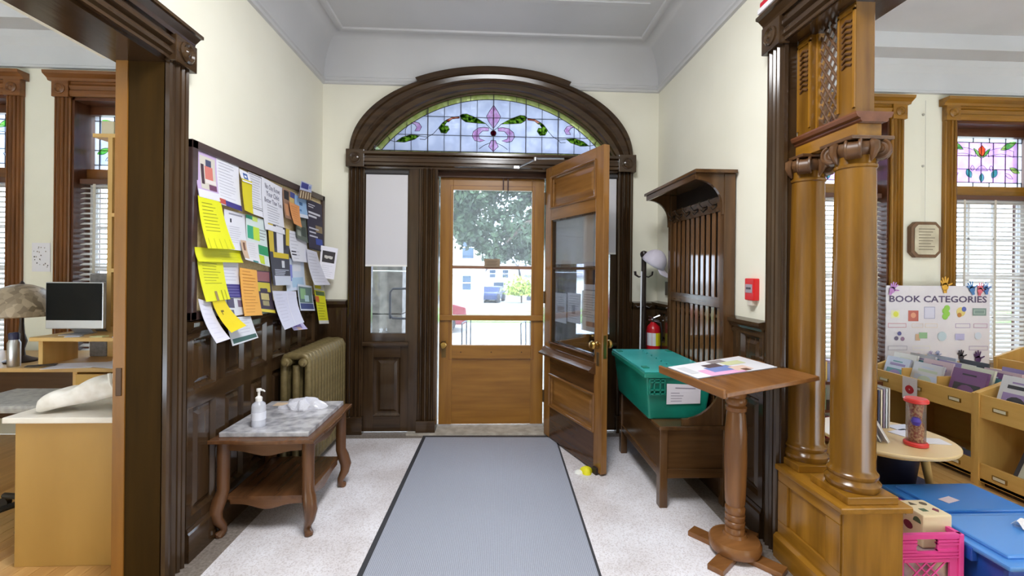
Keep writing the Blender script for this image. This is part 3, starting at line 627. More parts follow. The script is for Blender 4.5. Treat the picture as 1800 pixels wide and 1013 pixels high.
for z in (.3, 1.2, 2.1): MB().lathe([(.009, 0), (.009, .11)], (-.004, -.004, z), 10).build('hinge', flat((90, 70, 44), .4, .8), d1, world=False)
ca = [(.215, 4.055, 2.435), (.37, 3.90, 2.475), (.60, 3.735, 2.435)]
mb = MB(); mb.tube(ca[:2], .007, 8); mb.tube([(p[0], p[1], p[2]+.012) for p in ca[1:]], .007, 8); mb.lathe([(.014, -.01), (.014, .02)], ca[1], 10); mb.box(.19, .24, 4.025, 4.06, 2.425, 2.447)
mb.build('closer_arm', STEEL, d1)
MB().box(.815, .86, -.02, .0, .0, .05).build('door_stop', flat((40, 30, 26), .5), d1, world=False)
MD1 = wm(d1)
def dl(x, y, z): return MD1 @ Vector((x, y, z))
sh = thing('roller_shade', 'white roller shade drawn over the window of the open door', 'window shade', (.485, 4.03, 0), ang, 'roller shades')
MB().box(.09, .81, .060, .063, 1.562, 1.96).build('fabric', cloth_shade((242, 241, 238), .4), sh, world=False); MB().box(.09, .81, .057, .066, 1.556, 1.572).build('hem_bar', WHITE, sh, world=False, bevel=.002)
MB().tube([(.09, .072, 1.97), (.81, .072, 1.97)], .018, 12).build('roller', WHITE, sh, world=False)
nrm = MD1.to_3x3() @ Vector((0, -1, 0))
def dsheet(name, label, x0, x1, z0, z1, y, color, prints=(), tilt=0, **k):
    q = [dl(x0, y, z1+tilt), dl(x1, y, z1), dl(x1, y, z0), dl(x0, y, z0+tilt)]
    return sheet(name, label, 'notice', q, nrm, color, prints, **k)
LN = (150, 148, 160)
dsheet('notice', 'narrow notice nearest the hinge on the open door glass', .135, .325, 1.05, 1.305, .034, (232, 234, 246), lines(.12, .9, .3, .85, 9, LN)+[(.2, .35, .85, .55, (186, 170, 170))], group='notices on the open door glass')
dsheet('notice', 'middle white notice with small drawings on the open door glass', .345, .55, 1.07, 1.315, .034, (236, 236, 248), lines(.12, .9, .15, .9, 10, LN)+[(.35, .3, .6, .6, (150, 150, 166))], group='notices on the open door glass')
dsheet('notice', 'larger grey notice nearest the knob on the open door glass', .565, .785, 1.03, 1.345, .034, (228, 228, 228), lines(.15, .9, .35, .9, 10, LN)+[(.3, .12, .9, .24, (190, 150, 130))], group='notices on the open door glass')
dsheet('poster', 'white poster with black picture on the open door glass', .585, .785, 1.30, 1.57, .0365, (214, 218, 226), [(.06, .35, .95, .88, (28, 28, 34)), (.4, .5, .7, .75, (70, 70, 78)), (.1, .1, .9, .2, (150, 150, 160))])
# ================================================================== OUTSIDE
GZ = -.75
tag(MB().box(-60, 60, 4.4, 90, GZ-.2, GZ).build('ground', nz((150, 150, 146), (176, 176, 170), .6, .9)), 'pale pavement and road outside the front door', 'ground', kind='structure')
tag(MB().box(-2.2, 2.2, 4.4, 6.2, GZ, -.02).build('porch', nz((170, 168, 162), (190, 188, 182), 8, .8), None, (0, 5, GZ)), 'stone porch outside the front doors', 'porch', kind='structure')
tag(MB().box(-20, 30, 19, 22.5, GZ, GZ+.04).build('lawn', nz((96, 136, 60), (130, 164, 84), 3, .9), None, (0, 21, GZ)), 'strip of green lawn across the street', 'lawn', kind='structure')
tag(MB().box(-30, 40, 24, 26, GZ, GZ+.03).build('verge', nz((120, 150, 80), (140, 168, 96), 3, .9), None, (0, 25, GZ)), 'second grass verge before the houses', 'lawn', kind='structure')
SID = nz((226, 226, 220), (234, 234, 230), 2, .8, name='white_siding')
def house(label, x0, x1, y0, y1, h, ridge, mat, wins, rmat, gable='y'):
    t = thing('house', label, 'house', ((x0+x1)/2, y0, GZ))
    MB().box(x0, x1, y0, y1, GZ, h).build('wall', mat, t)
    xm = (x0+x1)/2
    if gable == 'y':
        MB().prism([(x0, h), (x1, h), (xm, ridge)], 'y', y0, y1).build('gable', mat, t)
        for s in (0, 1):
            xa = x0-.4 if s == 0 else x1+.4; za = h-.4*(ridge-h)/(xm-x0)
            MB().prism([(xa, za), (xm, ridge), (xm, ridge+.18), (xa, za+.18)], 'y', y0-.4, y1).build('roof', rmat, t)
    else:
        ym = (y0+y1)/2; MB().prism([(y0-.4, h-.15), (ym, ridge), (y1+.4, h-.15), (y1+.4, h), (ym, ridge+.2), (y0-.4, h)], 'x', x0-.3, x1+.3).build('roof', rmat, t)
    for a, b_, z0, z1 in wins:
        mb = MB(); mb.frame(a-.1, b_+.1, z0-.1, z1+.1, .1, y0-.08, y0+.02); f = mb.build('window', flat((236, 236, 236), .6), t)
        MB().box(a, b_, y0-.03, y0-.01, z0, z1).build('pane', flat((70, 86, 108), .15), f); MB().box(a, b_, y0-.05, y0-.02, (z0+z1)/2-.03, (z0+z1)/2+.03).build('sash_bar', flat((236, 236, 236), .6), f)
    return t
RF = nz((110, 108, 116), (140, 138, 146), 3, .8, name='shingle_roof')
h1 = house('tall white clapboard house seen left through the door glass', -9.5, -.55, 27, 36, 7.2, 10.5, SID, [(-1.8, -1.12, 2.17, 3.54), (-1.78, -1.26, .27, 1.13), (-5, -4, 2.2, 3.6)], RF)
for k in range(14): MB().box(-9.5, -.55, 26.97, 27.0, GZ+.3+k*.55, GZ+.32+k*.55).build('siding_joint', flat((190, 190, 188), .8), h1)
house('pale house with grey gabled roof beyond the blue car', -.4, 2.3, 38, 46, 1.6, 3.4, nz((196, 192, 190), (210, 206, 204), 2, .8), [(-.2, .3, .85, 1.5), (.9, 1.4, .85, 1.5), (.15, 1.0, -.7, .45)], RF)
ga = house('low dark-doored garage seen right through the door glass', 2.45, 8.5, 33, 40, 1.15, 2.0, SID, [], RF, 'x')
for a, b_ in ((2.6, 3.9), (4.15, 5.5)):
    g_ = MB().box(a, b_, 32.9, 33, GZ, .55).build('garage_door', flat((62, 68, 84), .5), ga)
    for k in range(1, 4): MB().box(a+(b_-a)*k/4-.03, a+(b_-a)*k/4+.03, 32.87, 32.91, GZ, .55).build('door_batten', flat((200, 204, 212), .5), g_)
def car(label, col, loc, rz, s=1.0):
    t = thing('car', label, 'car', loc, rz); bm_ = flat(col, .25)
    P = [(-2.1, .35), (-2.15, .75), (-1.95, .95), (-1.2, 1.05), (-.6, 1.5), (.9, 1.52), (1.6, 1.08), (2.1, .95), (2.15, .4), (2.0, .3), (-2.0, .3)]
    MB().prism([(x*s, z*s) for x, z in P], 'y', -.85*s, .85*s).build('body', bm_, t, world=False, bevel=.06)
    MB().prism([(-1.02*s, 1.08*s), (-.55*s, 1.44*s), (.85*s, 1.46*s), (1.42*s, 1.1*s)], 'y', -.87*s, .87*s).build('side_window', flat((40, 46, 56), .1), t, world=False)
    for x in (-1.35, 1.35):
        for y in (-.82, .82):
            wl = MB().lathe([(.18, -.1), (.33, -.1), (.36, 0), (.33, .1), (.18, .1)], (x*s, y*s, .35*s), 20, 'y').build('wheel', flat((34, 34, 38), .6), t, world=False); MB().lathe([(.18, -.09), (.18, .09)], (x*s, y*s, .35*s), 14, 'y').build('hub', STEEL, wl, world=False)
    return t
car('blue car parked before the pale house', (30, 48, 92), (.05, 31.5, GZ), 1.35, .72)
car('red car at the left edge of the door glass', (120, 32, 42), (-2.95, 16.5, GZ), .06, .95)
def leaves(n, fn, size, rnd):
    mb = MB()
    for _ in range(n):
        c = Vector(fn(rnd)); a = Vector((rnd.gauss(0, 1), rnd.gauss(0, 1), rnd.gauss(0, 1))).normalized(); b_ = a.cross(Vector((rnd.gauss(0, 1), rnd.gauss(0, 1), rnd.gauss(0, 1)))).normalized(); s = size*rnd.uniform(.6, 1.3)
        mb.add([c-a*s, c+b_*s*.5, c+a*s, c-b_*s*.5], [(0, 1, 2, 3)])
    return mb
rnd = random.Random(3)
tre = thing('tree', 'leafy tree hanging over the street outside the door glass', 'tree', (3.2, 12.5, GZ))
MB().tube([(3.2, 12.5, GZ), (3.15, 12.5, 1.5), (2.9, 12.4, 3.2), (2.5, 12.3, 4.6)], [.28, .22, .2, .15], 10).build('trunk', nz((78, 66, 58), (110, 96, 84), 8, .9, .3), tre, smooth=True)
for p in ([(2.95, 12.4, 3.0), (1.8, 12.0, 3.1), (.9, 11.7, 2.75), (.35, 11.6, 2.2)], [(2.8, 12.4, 3.6), (1.2, 12.2, 4.2), (-.8, 11.8, 4.3)], [(2.6, 12.3, 4.2), (1.9, 11.4, 4.8), (.2, 11, 4.9)]):
    MB().tube(p, [.12, .08, .05, .025][:len(p)], 8).build('branch', nz((78, 66, 58), (110, 96, 84), 8, .9, .3), tre, smooth=True)
cl = []
for _ in range(90):
    x = rnd.uniform(-2.6, 3.4); z = rnd.uniform(2.35, 6.5)
    low = 2.55-.45*math.exp(-((x-.1)/.3)**2)-(.35 if x > .8 else 0)
    cl.append((x, rnd.uniform(10.8, 13.6), max(z, low), rnd.uniform(.2, .5)))
for x_, z_ in ((-1.0, 2.6), (-.75, 2.65), (-.45, 2.45), (-.3, 2.2), (-.1, 2.0), (.08, 1.85), (.25, 2.05), (.55, 2.0), (.6, 2.3), (.9, 1.95), (1.1, 1.85), (1.05, 2.2), (-.6, 2.9), (-.2, 2.65), (.1, 2.4), (.35, 2.6), (.8, 2.6), (-.9, 3.1), (-.4, 3.3), (.1, 3.0), (.6, 3.1), (1.1, 2.9), (-.7, 3.5), (0, 3.5), (.5, 3.6), (1.0, 3.5)): cl.append((x_, 12+rnd.uniform(-.3, .3), z_, .22))
def lf(r_):
    c = r_.choice(cl); return (c[0]+r_.gauss(0, c[3]*.6), c[1]+r_.gauss(0, c[3]*.6), c[2]+r_.gauss(0, c[3]*.5))
fo = leaves(24000, lf, .085, rnd).build('foliage', nz((34, 50, 34), (74, 96, 66), 2, .6, name='leaf_green'), tre); fo['kind'] = 'stuff'
bu = thing('bush', 'yellow green bush before the garage', 'bush', (2.05, 30.5, GZ))
leaves(1400, lambda r_: (2.05+r_.gauss(0, .45), 30.5+r_.gauss(0, .4), GZ+.55+abs(r_.gauss(0, .45))), .12, rnd).build('foliage', nz((130, 150, 60), (170, 186, 84), 3, .7), bu)['kind'] = 'stuff'
MB().tube([(2.05, 30.5, GZ), (2.05, 30.5, GZ+.8)], .06, 8).build('stem', flat((80, 64, 48), .8), bu)
IRON = flat((52, 56, 66), .5, .3, 'iron')
for lb, xs in (('dark iron handrail at the left of the porch steps', -.40), ('dark iron handrail at the right of the porch steps', .40)):
    t = thing('handrail', lb, 'railing', (xs, 6.3, -.5), group='porch step handrails')
    for k in range(3): MB().tube([(xs+(.0 if xs < 0 else .02)+k*.09*(1 if xs > 0 else .5), 6.05+k*.3, GZ+.1 if k else -.02), (xs+k*.09*(1 if xs > 0 else .5), 6.05+k*.3, .77)], .010, 8).build('post', IRON, t)
    MB().tube([(xs, 6.0, .775), (xs+.09*(1 if xs > 0 else .5)*2, 6.7, .775)], .010, 8).build('top_rail', IRON, t)
STN = nz((96, 94, 92), (124, 121, 118), 10, .9, .5, name='shaded_porch_stone')  # stone darkened: shade of an unbuilt porch roof is in its colour
t = thing('porch_pier', 'pale rough stone porch pier seen through the left sidelight', 'pillar', (-1.55, 5.4, -.02)); 
for k in range(7): MB().box(-2.1, -1.035, 5.2, 5.7, -.02+k*.5, .47+k*.5).build('stone_block', STN, t, bevel=.012)
hr = [(-1.12, 4.95, .95), (-1.12, 4.95, 1.24), (-1.09, 4.95, 1.28), (-.9, 4.95, 1.285)]
t = thing('bracket', 'dark rounded metal bracket seen low through the left sidelight', 'bracket', (-1.1, 4.95, .95))
MB().tube(hr, .012, 8).build('upper_rail', IRON, t, smooth=True); MB().tube([(-1.12, 4.95, .99), (-1.09, 4.95, .955), (-.9, 4.95, .95)], .012, 8).build('lower_rail', IRON, t, smooth=True)
MB().tube([(-.9, 4.95, -.02), (-.9, 4.95, 1.29)], .014, 8).build('post', IRON, t)
# ================================================================== HALL MAT
m, nt, b = base('ribbed_carpet'); n = nt.nodes; L = nt.links
tc = n.new('ShaderNodeTexCoord'); wv = n.new('ShaderNodeTexWave'); wv.inputs['Scale'].default_value = 32; wv.inputs['Distortion'].default_value = .6; wv.inputs['Detail'].default_value = 2
no = n.new('ShaderNodeTexNoise'); no.inputs['Scale'].default_value = 160; mx = n.new('ShaderNodeMixRGB'); mx.inputs[0].default_value = .45
r = n.new('ShaderNodeValToRGB'); r.color_ramp.elements[0].color = lin((134, 137, 149)); r.color_ramp.elements[1].color = lin((178, 182, 196))
L.new(tc.outputs['Object'], wv.inputs[0]); L.new(tc.outputs['Object'], no.inputs[0]); L.new(wv.outputs[0], mx.inputs[1]); L.new(no.outputs[0], mx.inputs[2]); L.new(mx.outputs[0], r.inputs[0]); L.new(r.outputs[0], b.inputs['Base Color'])
bp = n.new('ShaderNodeBump'); bp.inputs['Strength'].default_value = .35; bp.inputs['Distance'].default_value = .004; L.new(mx.outputs[0], bp.inputs['Height']); L.new(bp.outputs[0], b.inputs['Normal']); b.inputs['Roughness'].default_value = .5
b.inputs['Specular IOR Level'].default_value = .4
mt_ = thing('floor_mat', 'long grey ribbed runner mat leading to the front door', 'mat', (-.035, 2.3, 0), -.022)
MB().box(-.575, .575, -1.6, 1.66, .0005, .008).build('pile', m, mt_, world=False)
for s in (-1, 1): MB().box(min(s*.575, s*.605), max(s*.575, s*(.60 if s < 0 else .59)), -1.6, 1.70, .0005, .006).build('rubber_edge', flat((54, 54, 58), .6), mt_, world=False)
MB().box(-.575, .575, 1.66, 1.70, .0005, .006).build('rubber_edge', flat((54, 54, 58), .6), mt_, world=False)
# ================================================================== NOTICE BOARD
nbd = thing('notice_board', 'long cork notice board in a dark frame crowded with flyers', 'notice board', (XL, 3.2, 1.2))
y0, y1, z0, z1 = 2.318, 4.10, 1.225, 2.15
MB().box(XL, XL+.018, y0+.04, y1-.03, z0+.04, z1-.04).build('cork', nz((214, 192, 146), (228, 208, 166), 60, .9), nbd)
DKP = wood((58, 42, 40), (78, 58, 54), 'y', .4, name='board_frame')
for b_ in ((y0, y0+.045, z0, z1), (y1-.045, y1, z0, z1), (y0, y1, z1-.045, z1), (y0, y1, z0, z0+.045)): MB().box(XL, XL+.04, *b_).build('frame_rail', DKP, nbd, bevel=.004)
YEL = (226, 226, 20); WHT = (226, 226, 236); GR = (150, 150, 165)
NF = [0]
def fly(name, label, q, lay, col, prints=(), texts=(), curl=.02, wave=0, ph=0):
    x = -1.535+lay*.005; cy_ = sum(p[0] for p in q)/4; cz_ = sum(p[1] for p in q)/4; q = [(cy_+(p[0]-cy_)*1.07, cz_+(p[1]-cz_)*1.06) for p in q]
    sheet(name, label, 'notice', [(x, p[0], p[1]) for p in q], (1, 0, 0), col, prints, texts, curl, wave, 'flyers pinned on the notice board', ph=ph)
DB = (62, 52, 128); DK_ = (40, 36, 52)
fly('flyer', 'lilac flyer with photo of a dancer in red at top left of the board', [(2.355, 2.105), (2.518, 2.105), (2.522, 1.87), (2.358, 1.87)], 1, (196, 172, 214), [(.18, .2, .92, .9, (206, 200, 190)), (.22, .3, .36, .72, (70, 50, 60)), (.4, .35, .78, .7, (206, 120, 110)), (.45, .7, .72, .84, (70, 76, 104)), (.4, .34, .9, .42, (224, 214, 214)), (.55, .2, .92, .32, (110, 64, 96)), (0, 0, 1, .17, (224, 222, 232))])
fly('flyer', 'white typed letter with a purple and red footer band', [(2.524, 2.10), (2.735, 2.10), (2.738, 1.845), (2.528, 1.86)], 1, WHT, lines(.1, .85, .2, .92, 12, (190, 190, 204))+[(0, .02, .3, .13, (186, 80, 72)), (.28, .0, 1, .12, DB)])
fly('flyer', 'long yellow flyer with tear-off strips in the upper left row', [(2.352, 1.86), (2.528, 1.865), (2.60, 1.61), (2.372, 1.605)], 5, YEL, lines(.12, .85, .35, .88, 9, (150, 150, 20))+[(.1+k*.2, 0, .108+k*.2, .2, (130, 130, 20)) for k in range(5)], curl=.04)
fly('flyer', 'mustard yellow strip below a small blue swirl logo', [(2.735, 2.03), (2.842, 2.03), (2.832, 1.838), (2.742, 1.85)], 6, (212, 198, 30), curl=.015)
fly('flyer', 'small white sheet with a blue swirl logo', [(2.735, 2.09), (2.838, 2.085), (2.838, 2.02), (2.738, 2.02)], 3, WHT, [(.3, .3, .75, .8, (70, 100, 160)), (.4, .45, .62, .62, WHT)])
fly('flyer', 'white schedule sheet with a black ruled border', [(2.845, 2.09), (2.998, 2.088), (2.989, 1.835), (2.848, 1.845)], 2, WHT, [(.03, .97, .97, .985, DK_), (.03, .13, .045, .98, DK_), (.93, .03, .95, .98, DK_), (.03, .15, .95, .165, DK_), (.03, .2, .95, .21, DK_)]+lines(.1, .9, .26, .92, 12, (176, 176, 190)))
fly('flyer', 'large white flyer headed with big handwritten style words about your child', [(3.0, 2.09), (3.277, 2.07), (3.284, 1.751), (3.02, 1.765)], 2, WHT, lines(.2, .9, .15, .5, 8, (170, 170, 184)), [(.15, .82, .85, .92, 'No One Knows', (110, 110, 130)), (.2, .68, .8, .78, 'Your Child', (110, 110, 130)), (.1, .55, .92, .64, 'Better Than You', (110, 110, 130))])
fly('flyer', 'brown photo collage flyer near the top right', [(3.285, 2.075), (3.47, 2.065), (3.456, 1.86), (3.29, 1.87)], 3, (150, 116, 96), [(.1, .65, .5, .95, (50, 44, 44)), (.55, .6, .95, .8, (206, 178, 110)), (.62, .8, 1, 1, (70, 76, 140)), (.1, .1, .4, .5, (196, 140, 100))])
fly('flyer', 'small orange card pinned over the photo collage', [(3.35, 1.985), (3.512, 1.975), (3.516, 1.82), (3.385, 1.835)], 7, (222, 150, 90), lines(.15, .85, .2, .85, 7, (180, 110, 60)))
fly('flyer', 'light blue card below the rack card at the top right', [(3.48, 2.06), (3.70, 2.05), (3.68, 1.905), (3.484, 1.90)], 3, (150, 186, 226), [(.35, .6, .6, .75, (70, 110, 160)), (.3, .3, .5, .4, (90, 130, 180)), (0, 0, 1, .18, (216, 222, 236))])
fly('rack_card', 'blue and brown card sticking up over the board frame', [(3.53, 2.175), (3.72, 2.18), (3.70, 2.055), (3.48, 2.04)], 9, (190, 196, 226), [(.05, .62, .68, .95, (60, 64, 140)), (.72, .7, .9, .88, (120, 140, 200)), (0, 0, 1, .5, (110, 84, 60))]+[(.08+k*.2, .05, .16+k*.2, .45, (206, 190, 160)) for k in range(5)], curl=.0)
fly('poster', 'tall dark navy poster with white lettering at the right end of the board', [(3.70, 2.055), (4.0, 2.05), (4.02, 1.655), (3.71, 1.67)], 4, (52, 48, 72), [(.08, .9-k*.045, .5-.1*(k % 2), .92-k*.045, (214, 214, 226)) for k in range(2)]+[(.08, .73, .85, .77, (214, 214, 226)), (.08, .66, .6, .7, (214, 214, 226)), (.5, .38, .95, .52, (150, 130, 100)), (.08, .42, .7, .45, (210, 210, 226)), (.08, .34, .5, .37, (210, 210, 226)), (.08, .26, .6, .29, (210, 210, 226)), (.45, .12, .9, .25, (60, 80, 170)), (0, .0, 1, .03, (30, 30, 44))])
fly('flyer', 'plain white document under the purple footer letter', [(2.60, 1.825), (2.80, 1.82), (2.80, 1.605), (2.60, 1.61)], 2, WHT, [(.2, .9, .85, .94, GR), (.25, .7, .32, .8, DK_)]+lines(.2, .8, .2, .6, 8, (190, 190, 204)))
fly('flyer', 'white flyer with green squares and a yellow stripe in the middle', [(2.815, 1.82), (3.041, 1.81), (3.06, 1.515), (2.815, 1.55)], 3, (214, 226, 226), [(.0, .92, .3, 1, (60, 166, 130)), (.3, .9, .55, 1, (200, 222, 110)), (.05, .5, .35, .78, (60, 166, 130)), (.32, .5, .62, .78, (196, 224, 70)), (.52, .22, 1, .42, (50, 150, 100)), (.5, .02, .75, .2, (196, 216, 60))]+lines(.62, .95, .55, .75, 4))
fly('flyer', 'white receipt slip with a tan photo edge pinned at the centre', [(2.72, 1.66), (2.905, 1.655), (2.905, 1.53), (2.74, 1.55)], 7, (224, 222, 228), [(0, .1, .3, 1, (206, 176, 150)), (.1, .5, .22, .9, (120, 84, 66)), (.5, 0, .85, .08, (50, 130, 130))]+lines(.4, .9, .25, .9, 7, (180, 180, 190)))
fly('flyer', 'wide yellow sheet crossing under the first yellow flyer', [(2.352, 1.60), (2.735, 1.602), (2.735, 1.53), (2.352, 1.53)], 3, (216, 216, 30), lines(.5, .95, .2, .8, 4, (160, 160, 20)))
fly('flyer', 'yellow tear-off flyer with strips missing in the lower left row', [(2.355, 1.555), (2.56, 1.54), (2.584, 1.325), (2.385, 1.325)], 4, YEL, lines(.15, .85, .4, .92, 9, (150, 150, 20))+[(.42, .0, .52, .22, (150, 130, 80)), (.7, 0, .73, .24, (150, 150, 20)), (.85, 0, .87, .24, (150, 150, 20))], curl=.03)
fly('poster', 'black and yellow event poster with spotlights in the centre', [(3.065, 1.79), (3.36, 1.775), (3.354, 1.385), (3.11, 1.39)], 5, (66, 66, 78), [(0, .55, .22, 1, (206, 180, 60)), (.22, .62, .34, 1, (48, 46, 56)), (.36, .55, .68, .98, (226, 226, 236)), (.68, .62, .82, 1, (48, 46, 56)), (.82, .7, 1, 1, (206, 180, 60)), (.15, .46, .95, .55, (212, 186, 50)), (.55, .3, .7, .42, (214, 214, 222)), (.1, .0, 1, .16, (200, 206, 222))]+lines(.15, .95, .18, .26, 4, (200, 206, 222)))
fly('flyer', 'white sheet beside the black and yellow event poster', [(3.365, 1.775), (3.69, 1.77), (3.70, 1.55), (3.42, 1.56)], 3, WHT, lines(.1, .5, .1, .9, 8, (160, 160, 176))+[(.05, .3, .3, .34, DK_), (.05, .2, .3, .24, DK_)])
fly('flyer', 'grey green photo card between the blue card and navy poster', [(3.50, 1.90), (3.685, 1.90), (3.686, 1.71), (3.488, 1.735)], 3, (96, 104, 96), [(.1, .5, .5, .9, (140, 150, 130)), (.5, .2, .9, .6, (60, 70, 64)), (.1, .15, .4, .4, (160, 166, 156))])
fly('flyer', 'white letter curling off the board below the navy poster', [(3.66, 1.645), (3.85, 1.63), (4.0, 1.36), (3.672, 1.37)], 8, (220, 220, 234), lines(.1, .9, .1, .9, 10, (190, 190, 206)), curl=.06)
sheet('flyer', 'white flyer with black photo hanging past the right end of the board', 'notice', [(-1.495, 3.95, 1.70), (-1.365, 4.00, 1.675), (-1.40, 4.0, 1.40), (-1.505, 3.93, 1.42)], (.4, -.92, 0), (228, 226, 236), [(.12, .5, .88, .86, (44, 38, 42)), (.25, .62, .75, .72, (190, 186, 180))]+lines(.15, .85, .08, .4, 6, (196, 196, 208)), group='flyers pinned on the notice board')
sheet('flyer', 'yellow leaflet with a green band hanging low at the right', 'notice', [(-1.50, 3.79, 1.39), (-1.47, 3.94, 1.37), (-1.44, 4.0, 1.01), (-1.47, 3.86, 1.025)], (.8, -.5, 0), (222, 218, 40), [(0, .8, 1, 1, (214, 214, 206)), (.1, .84, .7, .92, (214, 200, 40)), (.1, .68, .95, .78, (90, 110, 70)), (0, .52, .35, .66, (206, 110, 60)), (0, 0, 1, .08, (220, 220, 214))]+lines(.1, .9, .12, .5, 7, (150, 150, 30)), group='flyers pinned on the notice board')
fly('poster', 'small blue green photo poster low on the right', [(3.506, 1.37), (3.763, 1.345), (3.78, 1.15), (3.52, 1.175)], 7, (214, 220, 232), [(.05, .3, .95, .92, (96, 120, 116)), (.15, .45, .5, .85, (140, 180, 130)), (.4, .35, .7, .6, (180, 206, 210)), (.05, .06, .95, .28, (54, 64, 120)), (.4, .12, .8, .18, (220, 224, 236))])
fly('flyer', 'blue washed poster between the white sheets on the right', [(3.345, 1.57), (3.66, 1.56), (3.66, 1.34), (3.345, 1.33)], 2, (206, 216, 234), [(.0, .3, .35, .8, (130, 136, 206)), (.3, .1, .9, .4, (170, 200, 226)), (.4, .6, .8, .95, (222, 224, 234))])
fly('flyer', 'white and purple flyer left of the orange sheet', [(2.578, 1.525), (2.735, 1.52), (2.738, 1.325), (2.58, 1.335)], 2, (222, 222, 234), [(0, 0, 1, .38, (66, 56, 130))]+lines(.1, .9, .5, .88, 5, (176, 176, 196))+[(.1, .06+k*.08, .9, .075+k*.08, (130, 124, 180)) for k in range(4)])
fly('flyer', 'orange sheet with fine print low in the middle left', [(2.725, 1.49), (2.905, 1.475), (2.94, 1.20), (2.745, 1.215)], 6, (240, 176, 80), lines(.12, .88, .08, .94, 14, (206, 140, 60)))
fly('poster', 'dark comic style poster with yellow lettering right of the orange sheet', [(2.905, 1.475), (3.10, 1.465), (3.13, 1.195), (2.935, 1.225)], 4, (64, 52, 70), [(.1, .75, .9, .98, (150, 96, 100)), (.05, .5, .9, .72, (206, 190, 60)), (.25, .45, .7, .62, (64, 52, 70)), (.25, .3, .75, .46, (196, 180, 120)), (.3, .16, .7, .28, (160, 150, 110)), (.0, 0, 1, .07, (226, 206, 70))])
fly('plastic_sleeve', 'clear plastic sleeve of white sheets hanging below the event poster', [(3.10, 1.335), (3.44, 1.315), (3.47, 1.09), (3.17, 1.075)], 9, (216, 216, 236), lines(.1, .45, .2, .9, 9, (196, 196, 216))+[(.55, .05, .57, .95, (236, 236, 246))], curl=.05)
fly('flyer', 'white flyer with three small photos and a green footer at lower left', [(2.575, 1.35), (2.80, 1.31), (2.86, 1.065), (2.60, 1.06)], 5, (220, 222, 230), [(.1, .72, .4, .92, (90, 84, 110)), (.1, .5, .35, .68, (90, 96, 124)), (.2, .32, .5, .5, (120, 140, 130)), (.55, .75, .9, .9, (130, 110, 130)), (.05, .03, .96, .12, (60, 96, 90))]+lines(.4, .9, .2, .45, 5, (190, 190, 204)), curl=.04)
fly('flyer', 'narrow white slip hanging lowest at the left end of the board', [(2.352, 1.33), (2.445, 1.305), (2.52, 1.11), (2.405, 1.105)], 6, (222, 220, 236), lines(.2, .8, .1, .9, 8, (206, 204, 224)), curl=.06)
fly('flyer', 'curled deep yellow card at the lower left beside the narrow slip', [(2.44, 1.32), (2.545, 1.315), (2.65, 1.165), (2.51, 1.145)], 9, (232, 208, 10), [(.3, .6, .5, .66, (120, 100, 20)), (.3, .52, .35, .64, (120, 100, 20))], curl=.06)
fly('flyer', 'purple brochure drooping below the plastic sleeve', [(3.39, 1.14), (3.56, 1.135), (3.59, 1.02), (3.36, 1.04)], 5, (196, 186, 226), [(.1, .2, .4, .7, (120, 90, 180)), (.4, .1, .7, .5, (150, 130, 206)), (.3, 0, .6, .2, (226, 190, 180))], curl=.05)
# ================================================================== RADIATOR
rad = thing('radiator', 'bronze painted cast iron column radiator against the left wall', 'radiator', (-1.39, 3.60, 0))
RM = nz((108, 94, 60), (128, 112, 74), 30, .42, .04, name='bronze_paint', metal=.2)
def section(feet):
    mb = MB()
    for x in (-.085, 0, .085): mb.tube([(x, 0, .1), (x, 0, .80)], [.026, .026], 10)
    top = [(-.085, 0, .78), (-.085, 0, .835), (-.07, 0, .865), (-.04, 0, .872), (0, 0, .868), (.04, 0, .872), (.07, 0, .865), (.085, 0, .835), (.085, 0, .78)]
    mb.tube(top, .026, 10); mb.tube([(p[0], 0, .19-.09*(p[2]-.78)/.09 if False else .9-p[2]+.04) for p in top], .026, 10)
    for z in (.83, .11):
        for x in (-.06, .06): mb.lathe([(.03, -.029), (.034, -.012), (.034, .012), (.03, .029)], (x, 0, z), 12, 'y')
    if feet:
        for x in (-.085, .085): mb.tube([(x, 0, .12), (x*1.06, 0, .03), (x*1.15, 0, 0)], [.024, .016, .024], 10)
    return mb
s1 = section(True).build('section', RM, rad, world=False, smooth=True); s2 = section(False).build('section', RM, rad, world=False, smooth=True)
for k in range(13):
    src = s1 if k in (0, 12) else s2; c = src if k in (0, 1) else cp(src, rad); c.location = (0, -.36+k*.06, 0)
for x in (-.06, .06): MB().lathe([(.03, 0), (.03, -.012), (.018, -.018), (.018, -.03), (.004, -.034)], (x, -.39, .83), 14, 'y').build('end_plug', RM, rad, world=False, smooth=True)
# ================================================================== SIDE TABLE
tb = thing('side_table', 'small cabriole legged wooden table with a grey marble slab top', 'table', (-1.255, 2.82, 0))
def scal(hw, hd, amp, n_=14):
    P = []
    def side(a, b_, nx, ny):
        for k in range(n_):
            t = k/n_; s = amp*(math.sin(PI*t)**2*1.0-.35*math.sin(3*PI*t)**2); P.append((a[0]+(b_[0]-a[0])*t+nx*s, a[1]+(b_[1]-a[1])*t+ny*s))
    side((-hw, -hd), (hw, -hd), 0, -1); side((hw, -hd), (hw, hd), 1, 0); side((hw, hd), (-hw, hd), 0, 1); side((-hw, hd), (-hw, -hd), -1, 0); return P
mb = MB(); mb.prism(scal(.285, .335, .014), 'z', .532, .553); mb.build('table_top', TBL['y'], tb, world=False, bevel=.004)
m, nt, b = base('grey_marble'); n = nt.nodes; L = nt.links; tc = n.new('ShaderNodeTexCoord'); no = n.new('ShaderNodeTexNoise'); no.inputs['Scale'].default_value = 14; no.inputs['Detail'].default_value = 8
r = n.new('ShaderNodeValToRGB'); r.color_ramp.elements[0].color = lin((126, 126, 132)); r.color_ramp.elements[1].color = lin((196, 194, 198)); r.color_ramp.elements[0].position = .3; r.color_ramp.elements[1].position = .6
